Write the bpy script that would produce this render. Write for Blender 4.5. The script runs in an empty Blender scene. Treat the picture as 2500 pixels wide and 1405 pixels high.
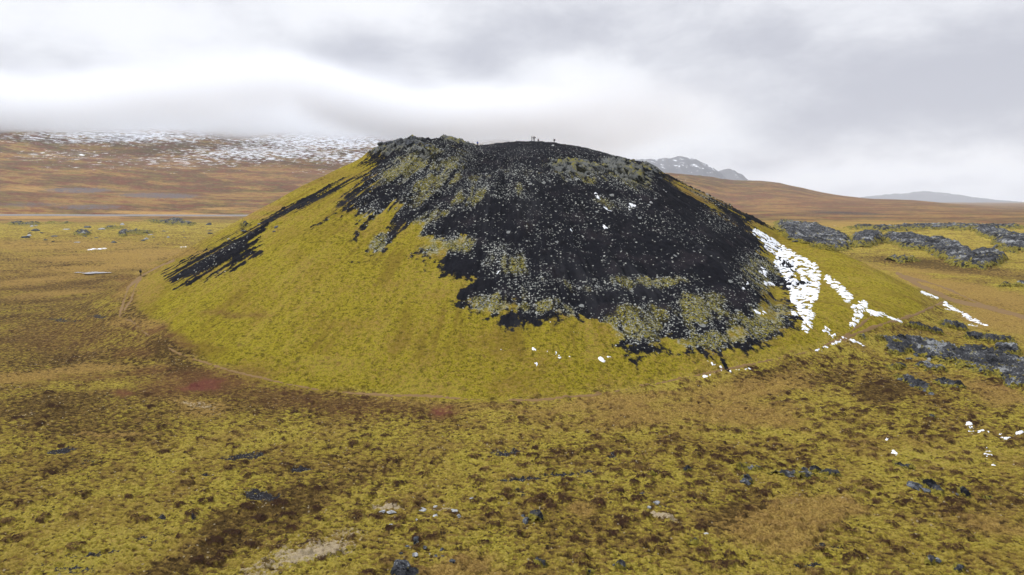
import bpy, bmesh, math, random
import numpy as np
from mathutils import Vector, Matrix
random.seed(7); rng=np.random.default_rng(7)
Q=1.0                                   # mesh density
sc=bpy.context.scene; COL=sc.collection
F32=np.float32
# ------------------------------------------------------------------ camera model
CAMZ=28.5; FP=1667.0; HOR=490.0
PITCH=math.atan((702.5-HOR)/FP); CP,SP=math.cos(PITCH),math.sin(PITCH)
def project(x,y,z):
    dz=z-CAMZ; dep=np.maximum(y*CP-dz*SP,1e-3)
    return 1250+FP*x/dep, 702.5-FP*(y*SP+dz*CP)/dep
# ------------------------------------------------------------------ noise
_N=1024
_perm=rng.permutation(_N).astype(np.int32)
_ang=rng.random(_N)*2*np.pi; _gx=np.cos(_ang).astype(F32); _gy=np.sin(_ang).astype(F32)
def gn(x,y,seed=0):
    x=np.asarray(x,dtype=np.float64)+seed*17.31; y=np.asarray(y,dtype=np.float64)-seed*9.73
    ix=np.floor(x); iy=np.floor(y); fx=(x-ix).astype(F32); fy=(y-iy).astype(F32)
    ix=ix.astype(np.int64)&(_N-1); iy=iy.astype(np.int64)&(_N-1); ix1=(ix+1)&(_N-1); iy1=(iy+1)&(_N-1)
    u=fx*fx*fx*(fx*(fx*6-15)+10); v=fy*fy*fy*(fy*(fy*6-15)+10)
    a=_perm[ix]; b=_perm[ix1]
    def g(h,jy,dx,dy):
        k=_perm[(h+jy)&(_N-1)]; return _gx[k]*dx+_gy[k]*dy
    n00=g(a,iy,fx,fy); n10=g(b,iy,fx-1,fy); n01=g(a,iy1,fx,fy-1); n11=g(b,iy1,fx-1,fy-1)
    return ((n00*(1-u)+n10*u)*(1-v)+(n01*(1-u)+n11*u)*v)*1.5
def fbm(x,y,o=4,seed=0,g=.5):
    s=0; a=1; t=0
    for k in range(o):
        s=s+a*gn(x*2**k,y*2**k,seed+k*3); t+=a; a*=g
    return s/t
def ridged(x,y,o=4,seed=0,g=.55):
    s=0; a=1; t=0
    for k in range(o):
        s=s+a*(1-2*np.abs(gn(x*2**k,y*2**k,seed+k*3))); t+=a; a*=g
    return s/t
def cells(x,y,seed,keep):
    x=np.asarray(x); y=np.asarray(y); ix=np.floor(x).astype(np.int64); iy=np.floor(y).astype(np.int64); best=np.full(x.shape,9.,F32)
    for i in(-1,0,1):
        for j in(-1,0,1):
            cx=(ix+i); cy=(iy+j); h=_perm[(_perm[(cx+seed*7)&(_N-1)]+cy)&(_N-1)]; h2=_perm[(h+91)&(_N-1)]; h3=_perm[(h+377)&(_N-1)]
            d=np.hypot(cx+.5+(h/_N-.5)*.9-x,(cy+.5+(h2/_N-.5)*.9-y)*1.25)/(.55+.6*h3/_N); d=np.where((_perm[(h2+h3)&(_N-1)]/_N)<keep,d,9.); best=np.minimum(best,d.astype(F32))
    return best
def sstep(a,b,x):
    t=np.clip((x-a)/(b-a),0,1); return t*t*(3-2*t)
def mixf(a,b,t): return a*(1-t)+b*t
# ------------------------------------------------------------------ smooth terrain
CX,CY=-1.0,219.0
az_of=lambda px: np.arctan((np.asarray(px,dtype=float)-1250)/FP)
_crpx=az_of([700,800,860,905,950,1010,1060,1110,1165,1210,1260,1310,1350,1430,1500,1560,1600,1650,1750,1900])
_cry=np.array([430,415,398,372,352,345,350,351,360,354,349,349.5,352,364,379,393,404,428,470,540.])
def base_h(x,y):
    x=np.asarray(x,dtype=float); y=np.asarray(y,dtype=float)
    r=np.hypot(x,y); az=np.arctan2(x,y); aaz=np.abs(az)
    # plain
    z=fbm(x/160,y/160,3,1)*2.4*sstep(60,260,r)+fbm(x/34,y/34,3,5)*0.7
    # far slopes
    K=[-45,-37,-30,-21,-8,-2,8,12.5,18.8,28,36.9,45]
    D=np.log(np.array([700,1000,1300,1800,2500,3300,4200,6000,9000,15500.]))
    fl=lambda d:490+28.5*1667/d
    T={ -45:[558,538,520,468,408,356,300,300],-37:[558,538,518,466,408,352,296,300],-30:[558,538,520,470,408,350,290,298],
        -21:[558,538,522,474,412,352,296,310],-8:[558,538,522,474,408,346,318,350],-2:[558,538,522,478,412,350,344,380],
        8:[558,538,524,492,430,420,430,450],12.5:[558,538,524,496,436,431,446,455],18.8:[558,538,524,505,466,448,452,462],
        28:[558,538,525,508,492,487,490,496],36.9:[558,538,526,514,509,507,503,500],45:[558,538,526,515,511,508,504,500]}
    Z=[]
    for k in K:
        dd=np.exp(D[:8]); zz=[28.5+(490-yy)/1667*d for yy,d in zip(T[k],dd)]
        zz[0]=0; zz[1]=0; Z.append(zz+[zz[-1]*.3,-5])
    Z=np.array(Z)
    lr=np.log(np.maximum(r,1)); fi=np.clip(np.interp(lr,D,np.arange(len(D))),0,len(D)-1.001)
    ai=np.clip(np.interp(np.degrees(az),K,np.arange(len(K))),0,len(K)-1.001)
    i0=fi.astype(int); t=fi-i0; j0=ai.astype(int); s=ai-j0; s=s*s*(3-2*s)
    far=(Z[j0,i0]*(1-t)+Z[j0,i0+1]*t)*(1-s)+(Z[j0+1,i0]*(1-t)+Z[j0+1,i0+1]*t)*s
    far=far*(1-sstep(1.1,1.7,aaz))
    w=sstep(700,1100,r)
    up=np.clip(far/150,0,1.3)
    far=far+up*(ridged(x/520,y/700,4,20)*16+fbm(x/150,y/150,3,30)*6)+fbm(x/260,y/420,3,33)*3.0*sstep(1000,1500,r)
    z=z*(1-w)+far*w
    # crater cone
    dx=x-CX; dy=y-CY; rr=np.hypot(dx,dy); th=np.arctan2(dx,-dy)  # 0 front, + right
    R=np.interp(th,[-3.15,-2.2,-1.57,-.8,0,.8,1.57,2.2,3.15],[140,133,125,121,120,121,129,134,140])
    R=R+fbm(np.cos(th)*2,np.sin(th)*2,3,9)*3
    sl=np.interp(th,[-3.15,-1.57,0,1.57,3.15],[.52,.535,.515,.485,.52])
    cone=sl*(R-rr)
    cone=cone+fbm(th*3.2,rr/70,3,11)*2.2*sstep(118,60,rr)
    ycr=np.interp(az,_crpx,_cry); dcr=np.interp(az,az_of([950,1040,1180,1700]),[206,208,250,246])
    zc=CAMZ+(HOR-ycr)/FP*dcr
    plat=zc-np.interp(y-dcr,[-80,-22,0,12,40,90],[14,3.2,0,.6,4,14])
    k=2.6; hmin=np.clip(.5+.5*(plat-cone)/k,0,1); c2=plat*(1-hmin)+cone*hmin-k*hmin*(1-hmin)
    k=3.4; hh=np.clip(.5+.5*(c2-z)/k,0,1); wz=(rr<170)
    z=np.where(wz,z*(1-hh)+c2*hh+k*hh*(1-hh)*.8,z)
    return z
def pix_ground(px,py,d0=35,d1=6000):
    """first point of the smooth terrain met along the line of sight through a photo pixel"""
    a=math.atan((px-1250)/FP)
    d=np.exp(np.linspace(math.log(d0),math.log(d1),5000))
    for it in range(2):
        # ray direction for that pixel
        u=(px-1250)/FP; v=(702.5-py)/FP
        dirx=u; diry=CP+v*SP; dirz=-SP+v*CP
        x=dirx*d; y=diry*d; zr=CAMZ+dirz*d
    h=base_h(x,y); k=np.argmax(h>=zr)
    if h[k]<zr[k]: k=len(d)-1
    return float(x[k]),float(y[k]),float(h[k])
# ------------------------------------------------------------------ layout maps (where each ground cover grows)
RW,RH=1250,703
def newmap(): return np.zeros((RH,RW),F32)
YY,XX=np.mgrid[0:RH,0:RW].astype(F32)*2
def box(x0,y0,x1,y1): 
    return slice(max(0,int(y0/2)),min(RH,int(y1/2)+1)),slice(max(0,int(x0/2)),min(RW,int(x1/2)+1))
def blob(m,cx,cy,rx,ry,ang=0,v=1.,soft=.6):
    R_=max(rx,ry)*1.5; s=box(cx-R_,cy-R_,cx+R_,cy+R_)
    X=XX[s]-cx; Y=YY[s]-cy; a=math.radians(ang); u=X*math.cos(a)+Y*math.sin(a); w=-X*math.sin(a)+Y*math.cos(a)
    q=np.sqrt((u/rx)**2+(w/ry)**2); f=v*(1-sstep(1-soft,1+soft*.6,q))
    if v>0: m[s]=np.maximum(m[s],f)
    else: m[s]=m[s]+f
def stroke(m,pts,w0,w1=None,v=1.,mode='lin'):
    """distance-to-polyline field: w-dist (photo px), max-combined"""
    w1=w0 if w1 is None else w1; n=len(pts)-1
    for i,(a,b) in enumerate(zip(pts[:-1],pts[1:])):
        wa=w0+(w1-w0)*i/n; wb=w0+(w1-w0)*(i+1)/n; P=40+max(wa,wb)*2
        s=box(min(a[0],b[0])-P,min(a[1],b[1])-P,max(a[0],b[0])+P,max(a[1],b[1])+P)
        X=XX[s]-a[0]; Y=YY[s]-a[1]; ex,ey=b[0]-a[0],b[1]-a[1]; t=np.clip((X*ex+Y*ey)/(ex*ex+ey*ey+1e-6),0,1)
        d=np.hypot(X-t*ex,Y-t*ey); m[s]=np.maximum(m[s],(wa+(wb-wa)*t-d))
def poly_sdf(pts):
    d=np.full((RH,RW),1e9,F32); ins=np.zeros((RH,RW),bool); n=len(pts)
    for i in range(n):
        a=pts[i]; b=pts[(i+1)%n]; ex,ey=b[0]-a[0],b[1]-a[1]; X=XX-a[0]; Y=YY-a[1]
        t=np.clip((X*ex+Y*ey)/(ex*ex+ey*ey+1e-6),0,1); d=np.minimum(d,np.hypot(X-t*ex,Y-t*ey))
        c=((a[1]>YY)!=(b[1]>YY))&(XX<(b[0]-a[0])*(YY-a[1])/((b[1]-a[1])+1e-9)+a[0]); ins^=c
    return np.where(ins,d,-d)
def look(m,px,py):
    fx=np.clip(px/2,0,RW-1.01); fy=np.clip(py/2,0,RH-1.01); ix=fx.astype(int); iy=fy.astype(int); tx=(fx-ix).astype(F32); ty=(fy-iy).astype(F32)
    return (m[iy,ix]*(1-tx)+m[iy,ix+1]*tx)*(1-ty)+(m[iy+1,ix]*(1-tx)+m[iy+1,ix+1]*tx)*ty
# scree (bare black cinder) on the cone
SD=poly_sdf([(905,378),(893,430),(840,505),(836,530),(905,528),(875,590),(878,622),(930,612),(960,560),(1000,570),(1040,640),(1075,640),(1100,672),(1120,705),(1150,765),
  (1230,778),(1330,778),(1420,782),(1490,812),(1560,866),(1620,850),(1690,862),(1780,862),(1850,835),(1900,795),(1945,762),(1915,720),(1965,690),
  (1930,650),(1870,590),(1835,560),(1790,520),(1735,480),(1680,447),(1605,400),(1500,330),(1300,320),(1000,310),(900,340)])
scree=SD/45.
SL=poly_sdf([(655,542),(600,556),(530,600),(455,645),(405,672),(418,690),(500,668),(580,632),(618,602),(640,572)])/22.
scree=np.maximum(scree,SL)
t_=newmap()-99.
for p,w0,w1 in [([(430,705),(560,645),(640,615)],3,2),([(500,690),(600,640)],2.5,1),([(420,680),(500,650)],4,3),([(840,455),(700,515),(640,545)],5,8),
   ([(880,425),(770,480),(690,520)],3,1),([(820,520),(760,556)],2,1),([(1620,430),(1700,470),(1790,515),(1860,545),(1905,562)],6,3),([(1600,410),(1680,445),(1800,505)],6,4),
   ([(1235,790),(1237,780)],4,4),([(1760,880),(1775,905)],5,3)]:
    stroke(t_,p,w0,w1)
scree=np.maximum(scree,t_/9.)
def sub(cx,cy,rx,ry,ang,v): 
    m=newmap(); blob(m,cx,cy,rx,ry,ang,1.,.7); return m*v
for a in [(955,515,85,22,-48,1.5),(905,575,60,18,-45,1.0),(1000,575,75,18,-40,1.2),(1110,600,75,22,-20,1.2),(1150,570,45,24,-35,1.2),(1050,590,60,18,-15,1.1),(1140,690,60,13,-35,1.2),
   (1215,650,26,40,15,1.3),(1175,720,34,18,-30,.8),(1145,445,60,10,-50,.9),(1060,440,80,14,-42,.7),(1180,430,40,8,-60,.8),(1160,475,14,22,20,.8),
   (1660,780,70,40,-15,1.5),(1590,760,30,22,0,.9),(1740,750,26,32,10,.9),(1860,700,70,34,30,1.05),(1810,655,34,40,30,1.0),(1840,765,90,26,-5,1.1),(1650,835,80,16,0,1.1),
   (1540,690,100,10,-5,.55),(1640,675,60,10,-5,.8),(1480,800,50,18,25,.8),(1310,700,22,38,10,.8),(1240,740,28,26,0,.7),(1545,815,34,30,20,.55),(1800,810,50,26,-20,1.0),
   (1700,480,90,9,33,.9),(1880,640,60,16,48,.8),(1000,400,60,20,-30,.6),(950,370,40,12,-20,.6),(935,430,50,14,-60,.7)]:
    scree-=sub(*a)
scree=np.clip(scree,-2,2.2)
lich=newmap()
for a in [(1010,400,120,40,-25,.9),(1060,440,150,45,-35,.8),(1150,470,80,40,-40,.75),(1280,430,90,30,10,.55),(1250,470,70,30,0,.6),(1420,430,90,28,5,.75),(1530,440,80,34,20,.85),
  (1500,500,80,26,10,.6),(1720,470,60,30,30,.6),(1750,540,60,30,35,.4),(1050,540,70,30,-40,.8),(1100,600,110,35,0,.8),(1230,640,70,60,0,.75),(1290,700,80,60,0,.6),(1200,740,60,30,0,.9),
  (1330,750,120,26,5,.85),(1450,700,150,26,0,.55),(1590,690,120,18,-4,.95),(1560,790,90,60,0,.9),(1700,760,110,60,0,.85),(1840,790,110,50,-20,.95),(1730,830,120,28,0,.95),(1850,670,70,60,30,.75),
  (1340,560,260,80,0,.25),(1500,600,300,120,0,.16),(1380,500,120,40,0,.3),(920,590,40,30,-40,.7),(900,510,50,40,-40,.55),(1640,560,120,40,30,.3),(1430,380,180,26,3,.3),(1250,380,120,26,0,.3),(530,630,120,16,-30,.25)]:
    blob(lich,*a[:5],v=a[5],soft=.8)
spots=newmap()
for a in [(1900,1150,800,330,0,1.),(1300,1250,500,200,0,.7),(900,1100,700,150,0,.35),(800,1300,400,120,0,.8),(300,1200,400,200,0,.25),(2300,1000,300,120,0,.6)]: blob(spots,*a[:5],v=a[5],soft=.7)
tan=newmap()
for a in [(200,650,420,70,0,.3),(350,700,40,60,0,.4),(120,600,330,18,0,.5),(300,625,260,14,-3,.9),(230,655,190,10,-2,.8),(90,685,170,10,-6,.9),(300,645,130,12,-8,.8),(110,720,190,9,-6,.5),(170,905,190,13,-3,1.),(40,925,90,10,0,.9),
  (1900,1285,150,50,10,.8),(2000,1250,90,25,5,.7),(1830,950,150,34,-5,.6),(1600,1010,260,34,-6,.45),(1420,1260,60,30,0,.7),(1820,1010,160,40,5,.45),(2400,720,190,22,12,.9),(2330,700,160,10,16,.9),
  (2450,780,120,40,10,.6),(2250,690,60,12,25,.7),(480,990,60,22,0,.5),(290,1055,70,8,-4,.7),(1080,1390,90,28,-10,.8),(2420,960,80,30,10,.6),(2450,1290,90,30,10,.5),(2300,660,250,12,3,.4),
  (1130,995,260,14,2,.35),(100,530,330,9,0,.9),(400,522,300,8,2,.9),(560,510,160,8,0,.8),(60,462,120,12,0,.8),(330,785,60,16,0,.6),(2200,545,420,14,0,.55),(330,715,34,50,10,.45),(1520,985,200,16,-8,.5)]:
    blob(tan,*a[:5],v=a[5],soft=.7)
red=newmap()
for a in [(490,940,70,22,-8,.85),(490,935,190,50,-6,.55),(200,820,300,80,0,.35),(120,690,300,90,0,.3),(700,975,300,40,4,.4),(310,965,50,12,0,.75),(370,905,60,14,-10,.5),(560,915,80,18,-15,.5),(1072,1005,48,16,8,.85),(320,860,70,22,0,.45),(360,800,60,20,0,.6),(430,830,50,24,30,.55),(560,770,90,12,5,.5),
  (640,775,50,8,0,.5),(300,700,20,50,15,.5),(230,950,80,24,0,.35),(650,960,180,30,10,.35),(900,1000,220,40,3,.4),(2440,948,60,12,0,.6),(180,925,250,14,-3,.5),(1500,940,120,16,-5,.2),(1500,1240,14,14,0,.3),(690,1290,60,14,-20,.3),(200,470,400,60,0,.35),(700,430,260,30,0,.4),(450,400,300,20,0,.3),(1900,490,500,30,4,.6)]:
    blob(red,*a[:5],v=a[5],soft=.8)
heath=newmap()
for a in [(150,690,420,110,0,.5),(330,760,60,60,0,.5),(100,830,520,190,0,.55),(600,985,700,60,3,.55),(200,1030,420,60,0,.6),(1500,1010,700,40,-3,.25),(300,620,600,60,0,.3),(2300,740,300,90,0,.2),(2300,1000,400,90,0,.3),(500,1200,700,200,0,.22),(1500,1250,500,180,0,.2),(480,925,170,26,28,.8),(380,850,60,40,40,.75),(800,985,260,24,4,.7),(1150,992,260,16,0,.5),(1850,915,160,20,-10,.6)]: blob(heath,*a[:5],v=a[5],soft=.9)
for a in [(140,860,200,70,-5,.6),(120,1000,260,60,-5,.75),(560,1290,330,36,-25,1.),(430,1360,200,46,-20,.9),(800,1190,120,22,-25,.6),(700,1250,200,40,-25,.8),(2170,960,100,44,0,.95),(1790,1250,50,60,60,.9),(1830,930,110,22,-5,.7),
  (1920,900,170,24,-8,.5),(2330,1200,260,60,0,.3),(960,1000,260,22,4,.6),(700,985,200,30,8,.5),(1080,1390,80,10,-10,.3),(100,780,200,26,0,.4),(350,850,90,40,30,.3),(1450,1100,120,30,0,.3),(2300,650,240,16,6,.85),
  (2030,920,120,26,-12,.6),(2180,880,100,10,0,.5),(2460,930,90,22,5,.7),(2060,650,60,12,20,.5),(1950,1060,60,10,0,.2),(200,1130,220,20,-5,.4),(0,690,120,14,0,.6),(2150,790,60,30,-20,.4),(1250,1090,150,40,0,.25),
  (1600,1170,200,40,0,.25),(1900,1360,40,30,0,.3),(2100,1350,120,40,0,.2),(200,690,230,7,-6,.7),(60,590,200,8,0,.4)]:
    blob(heath,*a[:5],v=a[5],soft=.8)
black=newmap()
for a in [(135,1100,62,9,-6,1.),(600,1110,70,10,-5,1.),(560,1118,30,5,0,.9),(735,1141,30,8,-4,1.),(655,1205,48,16,8,1.),(640,1195,30,8,0,.9),(505,1160,20,6,0,.8),(388,1260,14,9,20,.9),(490,1265,14,8,0,.8),(1260,1165,90,8,-4,1.),(1390,1145,90,7,-6,.9),
   (1490,1108,20,5,0,.7),(1240,1105,50,10,0,.9),(2030,1325,40,9,8,.9),(1970,1375,60,8,0,.7),(170,1385,60,18,0,.8),(220,1345,80,8,-10,.8),(1580,1200,16,7,0,.9),(1660,1235,24,4,10,.9),(1255,1200,20,12,20,.8),(240,772,26,6,3,.8),(150,780,60,5,3,.8),
   (2060,520,150,5,2,.8),(1985,527,60,3,0,.7),(2150,1250,40,8,0,.4),(330,1310,40,10,0,.6),(90,1380,70,8,0,.5),(210,1130,60,6,-5,.5)]:
    blob(black,*a[:5],v=a[5],soft=.6)
pale=newmap()
for a in [(700,1370,150,34,-5,1.),(820,1330,100,24,-10,.7),(945,1255,40,10,0,.9),(1065,1250,60,8,0,.8),(600,1400,100,18,0,.7),(1660,1262,46,12,5,1.),(1010,1040,300,40,0,.12),(470,990,34,10,0,.7),(1150,1020,30,8,0,.4),(1290,1050,200,14,0,.2),(1850,1010,90,18,0,.3),(2010,1240,50,10,10,.6),
   (1900,1250,60,12,0,.5),(40,1010,60,14,0,.5),(800,1180,200,20,-10,.25),(1150,1090,120,20,0,.3)]:
    blob(pale,*a[:5],v=a[5],soft=.8)
rock=newmap()   # lava ground
for a in [(1990,580,110,30,16,1.),(1935,562,50,12,10,.9),(2115,590,46,18,-8,1.),(2150,561,120,6,2,.6),(2230,598,90,16,10,1.),(2320,622,70,26,24,1.),(2400,640,60,20,0,.95),(2430,578,60,14,14,1.),(2480,600,60,20,0,1.),(2330,558,230,7,0,.7),(2200,640,60,5,0,.6),
   (2250,845,120,11,12,.95),(2205,855,50,16,0,.8),(2290,865,80,18,12,1.),(2400,885,110,32,12,1.),(2460,900,70,34,10,1.),(2460,860,40,14,0,.9),(2250,805,80,5,10,.8),(2330,800,50,6,14,.8),(2270,900,50,9,5,.7),(2240,940,44,10,32,1.),(2320,943,38,7,10,1.),(2190,900,30,8,0,.7),
   (2480,940,30,12,0,.9),(2210,925,30,5,20,.6),(2110,825,26,7,20,.8),(2080,915,24,10,20,.45),(2440,835,50,5,5,.8),(2400,828,60,5,5,.7),
   (280,558,40,5,-3,.7),(420,545,90,8,4,.8),(200,572,24,8,0,.9),(330,570,70,9,0,.7),(60,548,60,6,0,.8),(300,575,14,7,0,.9),(600,553,20,6,0,.9),(140,545,60,6,0,.6),(430,540,24,6,0,1.),(110,590,30,4,0,.5),
   (1830,1140,44,7,4,.7),(1930,1160,90,7,5,.75),(1970,1145,20,6,0,.8),(2010,1153,40,8,10,.8),(1820,1175,24,10,10,.9),(1940,1170,24,7,0,.8),(2190,1140,40,7,15,.7),(2255,1190,44,9,28,.9),(2330,1203,26,6,20,.8),(2400,1215,30,5,0,.7),(1690,1145,20,5,0,.8),(1590,1152,16,4,0,.7),
   (1280,1275,24,18,0,.8),(1430,1185,20,4,20,.7),(2280,1020,18,8,0,.6),(1500,1380,20,8,0,.7),(1700,1325,22,6,0,.6),(2290,1370,20,8,0,.8),(2340,1390,16,10,0,.9),(1290,1395,20,8,0,.7),(1420,1398,26,6,0,.7),(2480,700,60,4,0,.6),(1000,1398,60,18,10,.8),(60,440,60,10,0,.4),(200,372,70,14,0,.8),(150,420,30,10,0,.6)]:
    blob(rock,*a[:5],v=a[5],soft=.7)
greyflat=newmap()
for a in [(190,465,110,9,0,1.),(390,478,130,9,1,1.),(70,500,110,9,0,.8),(220,506,110,9,0,.9),(600,498,60,5,0,.7),(250,330,60,16,-10,.5),(310,337,90,11,-6,1.),(1090,370,70,10,0,.0)]:
    if a[5]>0: blob(greyflat,*a[:5],v=a[5],soft=.5)
cliff=newmap()
for a in [(1400,415,90,24,6,.8),(1530,425,75,30,20,1.),(1590,410,28,18,30,1.),(960,360,70,22,-12,1.),(920,365,30,18,-30,1.),(1010,350,30,14,0,1.),(1040,385,60,18,20,.6),(1120,352,60,8,5,.7)]:
    blob(cliff,*a[:5],v=a[5],soft=.7)
# snow patches near, as strokes
snow=newmap()-99.
for p,w0,w1 in [([(1845,567),(1880,590),(1905,612)],9,13),([(1880,600),(1930,630),(1962,650)],16,20),([(1900,640),(1925,670),(1938,700)],12,16),([(1960,650),(1985,690),(1975,720)],18,24),
   ([(1985,655),(1998,668)],13,10),([(1960,730),(1965,755)],22,20),([(1945,725),(1950,740)],18,12),([(2020,680),(2050,705),(2072,728)],10,12),([(1975,780),(1970,800)],14,13),([(1870,693),(1895,695)],6,3),([(1935,765),(1985,770)],9,7),
   ([(2105,748),(2095,770),(2080,797)],15,8),([(2110,760),(2150,768),(2200,785)],10,4),([(2085,750),(2092,765)],8,7),([(2062,825),(2030,842),(1985,860)],6,2),([(2072,827),(2090,838),(2110,846)],6,2),([(2010,800),(2040,822)],6,6),
   ([(1735,880),(1742,890),(1757,902)],9,6),([(1720,918),(1745,914)],4,1),([(1785,908),(1840,903)],4,1),([(2250,715),(2290,728)],4,3),([(2308,742),(2312,750)],7,6),([(2320,752),(2350,764)],5,3),([(2355,770),(2400,793)],6,3),([(2365,793),(2410,795)],3,3),
   ([(1540,508),(1550,514)],6,5),([(1478,512),(1492,522)],5,3),([(1470,558),(1480,563)],4,4),([(1455,475),(1466,492)],4,2),([(1395,563),(1400,565)],3,3),([(1860,665),(1865,672)],8,8),([(1920,665),(1930,675)],10,8),
   ([(1218,640),(1222,642)],4,3),([(1215,667),(1220,669)],4,3),([(1345,792),(1352,795)],4,3),([(1400,812),(1412,814)],2,2),([(1350,860),(1370,874)],4,4),([(1310,888),(1312,892)],5,4),([(1466,876),(1475,884)],5,3),([(1485,872),(1495,873)],3,2),([(1535,869),(1545,870)],4,2),
   ([(1340,845),(1338,860)],4,2),([(1300,850),(1305,853)],3,3),([(1385,860),(1390,872)],3,3),([(1225,852),(1228,853)],3,2),([(1115,830),(1125,831)],2,2),([(2366,1036),(2368,1048)],7,7),([(2378,1056),(2400,1055)],4,3),([(2392,1030),(2400,1036)],4,2),([(2412,1058),(2416,1066)],4,4),([(2325,1042),(2335,1044)],3,2),
   ([(2485,1058),(2500,1060)],4,5),([(2455,1072),(2476,1074)],3,3),([(2410,1102),(2418,1104)],4,3),([(2405,1116),(2420,1116)],3,3),([(2180,1108),(2188,1110)],4,2),([(2165,1075),(2168,1077)],3,2),([(2440,1066),(2445,1068)],3,3),([(2425,1135),(2427,1137)],3,3),
   ([(115,587),(130,588)],6,3),([(215,610),(260,606)],3,2),([(25,604),(32,605)],3,2),([(95,603),(100,604)],3,2),([(440,603),(455,602)],2,2),([(230,458),(160,465),(70,474)],3,2),([(290,476),(335,484)],3,2),([(400,490),(430,492)],2,2),([(1845,760),(1870,766)],6,3),([(1825,700),(1810,708)],3,2)]:
    stroke(snow,p,w0,w1)
snowfar=newmap()   # sprinkled snow on the mountain slopes
for a in [(600,300,800,36,0,1.1),(300,330,420,34,0,.9),(800,345,360,36,0,.95),(650,372,330,34,0,.85),(900,385,260,26,0,.85),(150,380,240,26,0,.55),(1150,345,160,22,0,.8),(500,390,420,30,0,.6),(250,408,300,14,0,.4),(800,418,160,24,0,.4),(470,420,160,16,0,.25),(1640,435,80,10,6,.5)]:
    blob(snowfar,*a[:5],v=a[5],soft=.9)
apron=poly_sdf([(328,690),(330,735),(370,775),(420,800),(440,838),(490,872),(560,903),(660,934),(780,952),(960,963),(1200,973),(1400,962),(1600,932),(1760,896),(1900,868),(2062,816),(2200,788),(2262,745),(2240,712),(2180,672),(2060,608),(1900,540),(1600,350),(1000,300),(860,380),(640,520),(420,640)])
pathm=newmap()-99.
PATHS=[([(1880,880),(1760,905),(1600,938),(1450,965),(1300,978),(1150,976),(1040,966),(950,966),(860,960),(780,953),(700,938),(560,905),(440,866),(370,826),(330,790),(292,772)],2.2,1.4),
  ([(2130,772),(2062,822),(1985,857),(1880,880)],3.,2.2),([(2130,800),(2230,770),(2300,740)],4.,3.),([(2060,828),(2130,800)],5.,4.),
  ([(292,772),(300,740),(314,700),(340,676),(380,655),(425,637)],2.6,2.),([(300,765),(318,735),(330,700),(344,678)],1.8,1.8),([(2190,668),(2250,700),(2330,735),(2430,755),(2500,775)],4.5,6.),([(2200,672),(2300,700),(2400,745)],3.,2.)]
for p,w0,w1 in PATHS: stroke(pathm,p,w0,w1)
# ------------------------------------------------------------------ polar sheet
fine=np.radians(np.arange(-41.5,41.5001,.078/Q)); 
left=np.radians(np.arange(-180,-41.5,2.0)); right=np.radians(np.arange(43.0,180.01,2.0)); mid=np.radians(np.array([42.,42.5]))
AZ=np.concatenate([left,fine,mid,right])
rad=[2.,8.,16.,24.,30.]
r=33.
while r<15500:
    rad.append(r)
    if r<330: r+=r*.0019/Q+ .0
    elif r<1200: r*=1+.0034/Q
    elif r<5200: r*=1+.0062/Q
    else: r*=1.03
rad.append(15500.); RAD=np.array(rad)
NA,NR=len(AZ),len(RAD); print('grid',NA,NR,NA*NR)
AG,RG=np.meshgrid(AZ,RAD); X=(np.sin(AG)*RG).ravel(); Y=(np.cos(AG)*RG).ravel(); RR=RG.ravel()
Z0=base_h(X,Y)
px,py=project(X,Y,Z0)
front=(Y>10)
fade=np.where(front,sstep(2640,2530,px)*sstep(-140,-30,px)*sstep(1500,1425,py),0)
# wander the layout edges with world-space noise so that patches have natural outlines
wx=fbm(X/14,Y/14,4,40); wy=fbm(X/14,Y/14,4,50)
wsc=FP/np.maximum(Y,30)
foresh=np.clip(28/np.maximum(RR,28),.06,1)
qx=px+wx*6*wsc; qy=py+wy*6*wsc*foresh
qx2=px+wx*2.2*wsc; qy2=py+wy*2.2*wsc*foresh
dxc=X-CX; dyc=Y-CY; rc=np.hypot(dxc,dyc); th=np.arctan2(dxc,-dyc)
oncone=sstep(2.0,5.0,Z0)*(rc<150)
facing=front&(~((rc<150)&(Y>CY+34)))
S=look(scree,qx2,qy2)
upf=np.maximum(sstep(60,130,Z0*4)*.8,sstep(-.45,-.85,th)); streak=(fbm(th*60,rc/26,4,60,.6)*1.7)*(.2+.8*upf)+fbm(X/8,Y/8,4,64)*(.9-.6*upf)+fbm(X/1.5,Y/1.5,3,66,.6)*(.75-.45*upf)
S=np.where(facing&(rc<150),S+streak*1.15*np.clip(1.35-np.abs(S)*.4,0.2,1.3),-2)
S=np.where((rc<150)&(Y>CY+34),np.where(Z0>40,1.5,-2+streak),S)
inner=sstep(.0,.5,S)
L=look(lich,qx2,qy2)*front; L=np.clip(L*(1.15+fbm(th*40,rc/9,4,68,.6)*1.1)+fbm(th*20,rc/20,3,69)*.12,0,1.2)
TA=look(tan,qx,qy)*fade; RE=look(red,qx,qy)*fade; HE=look(heath,qx,qy)*fade; BL=look(black,qx2,qy2)*fade; PA=look(pale,qx,qy)*fade
RO=look(rock,qx2,qy2)*fade*np.where((px<720)&(py<625),.72,1); GF=look(greyflat,px,py)*front; CL=look(cliff,px,py)*facing*(rc<150); SF=look(snowfar,px,py)*front*(RR>500)
PT=np.where(facing,look(pathm,px,py),-99)/np.maximum(wsc,.5)     # metres
SNW=np.where(facing,look(snow,px,py),-99)/np.maximum(wsc,.5)-(1-fade)*6
wc=np.where(facing,0,1)
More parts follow.
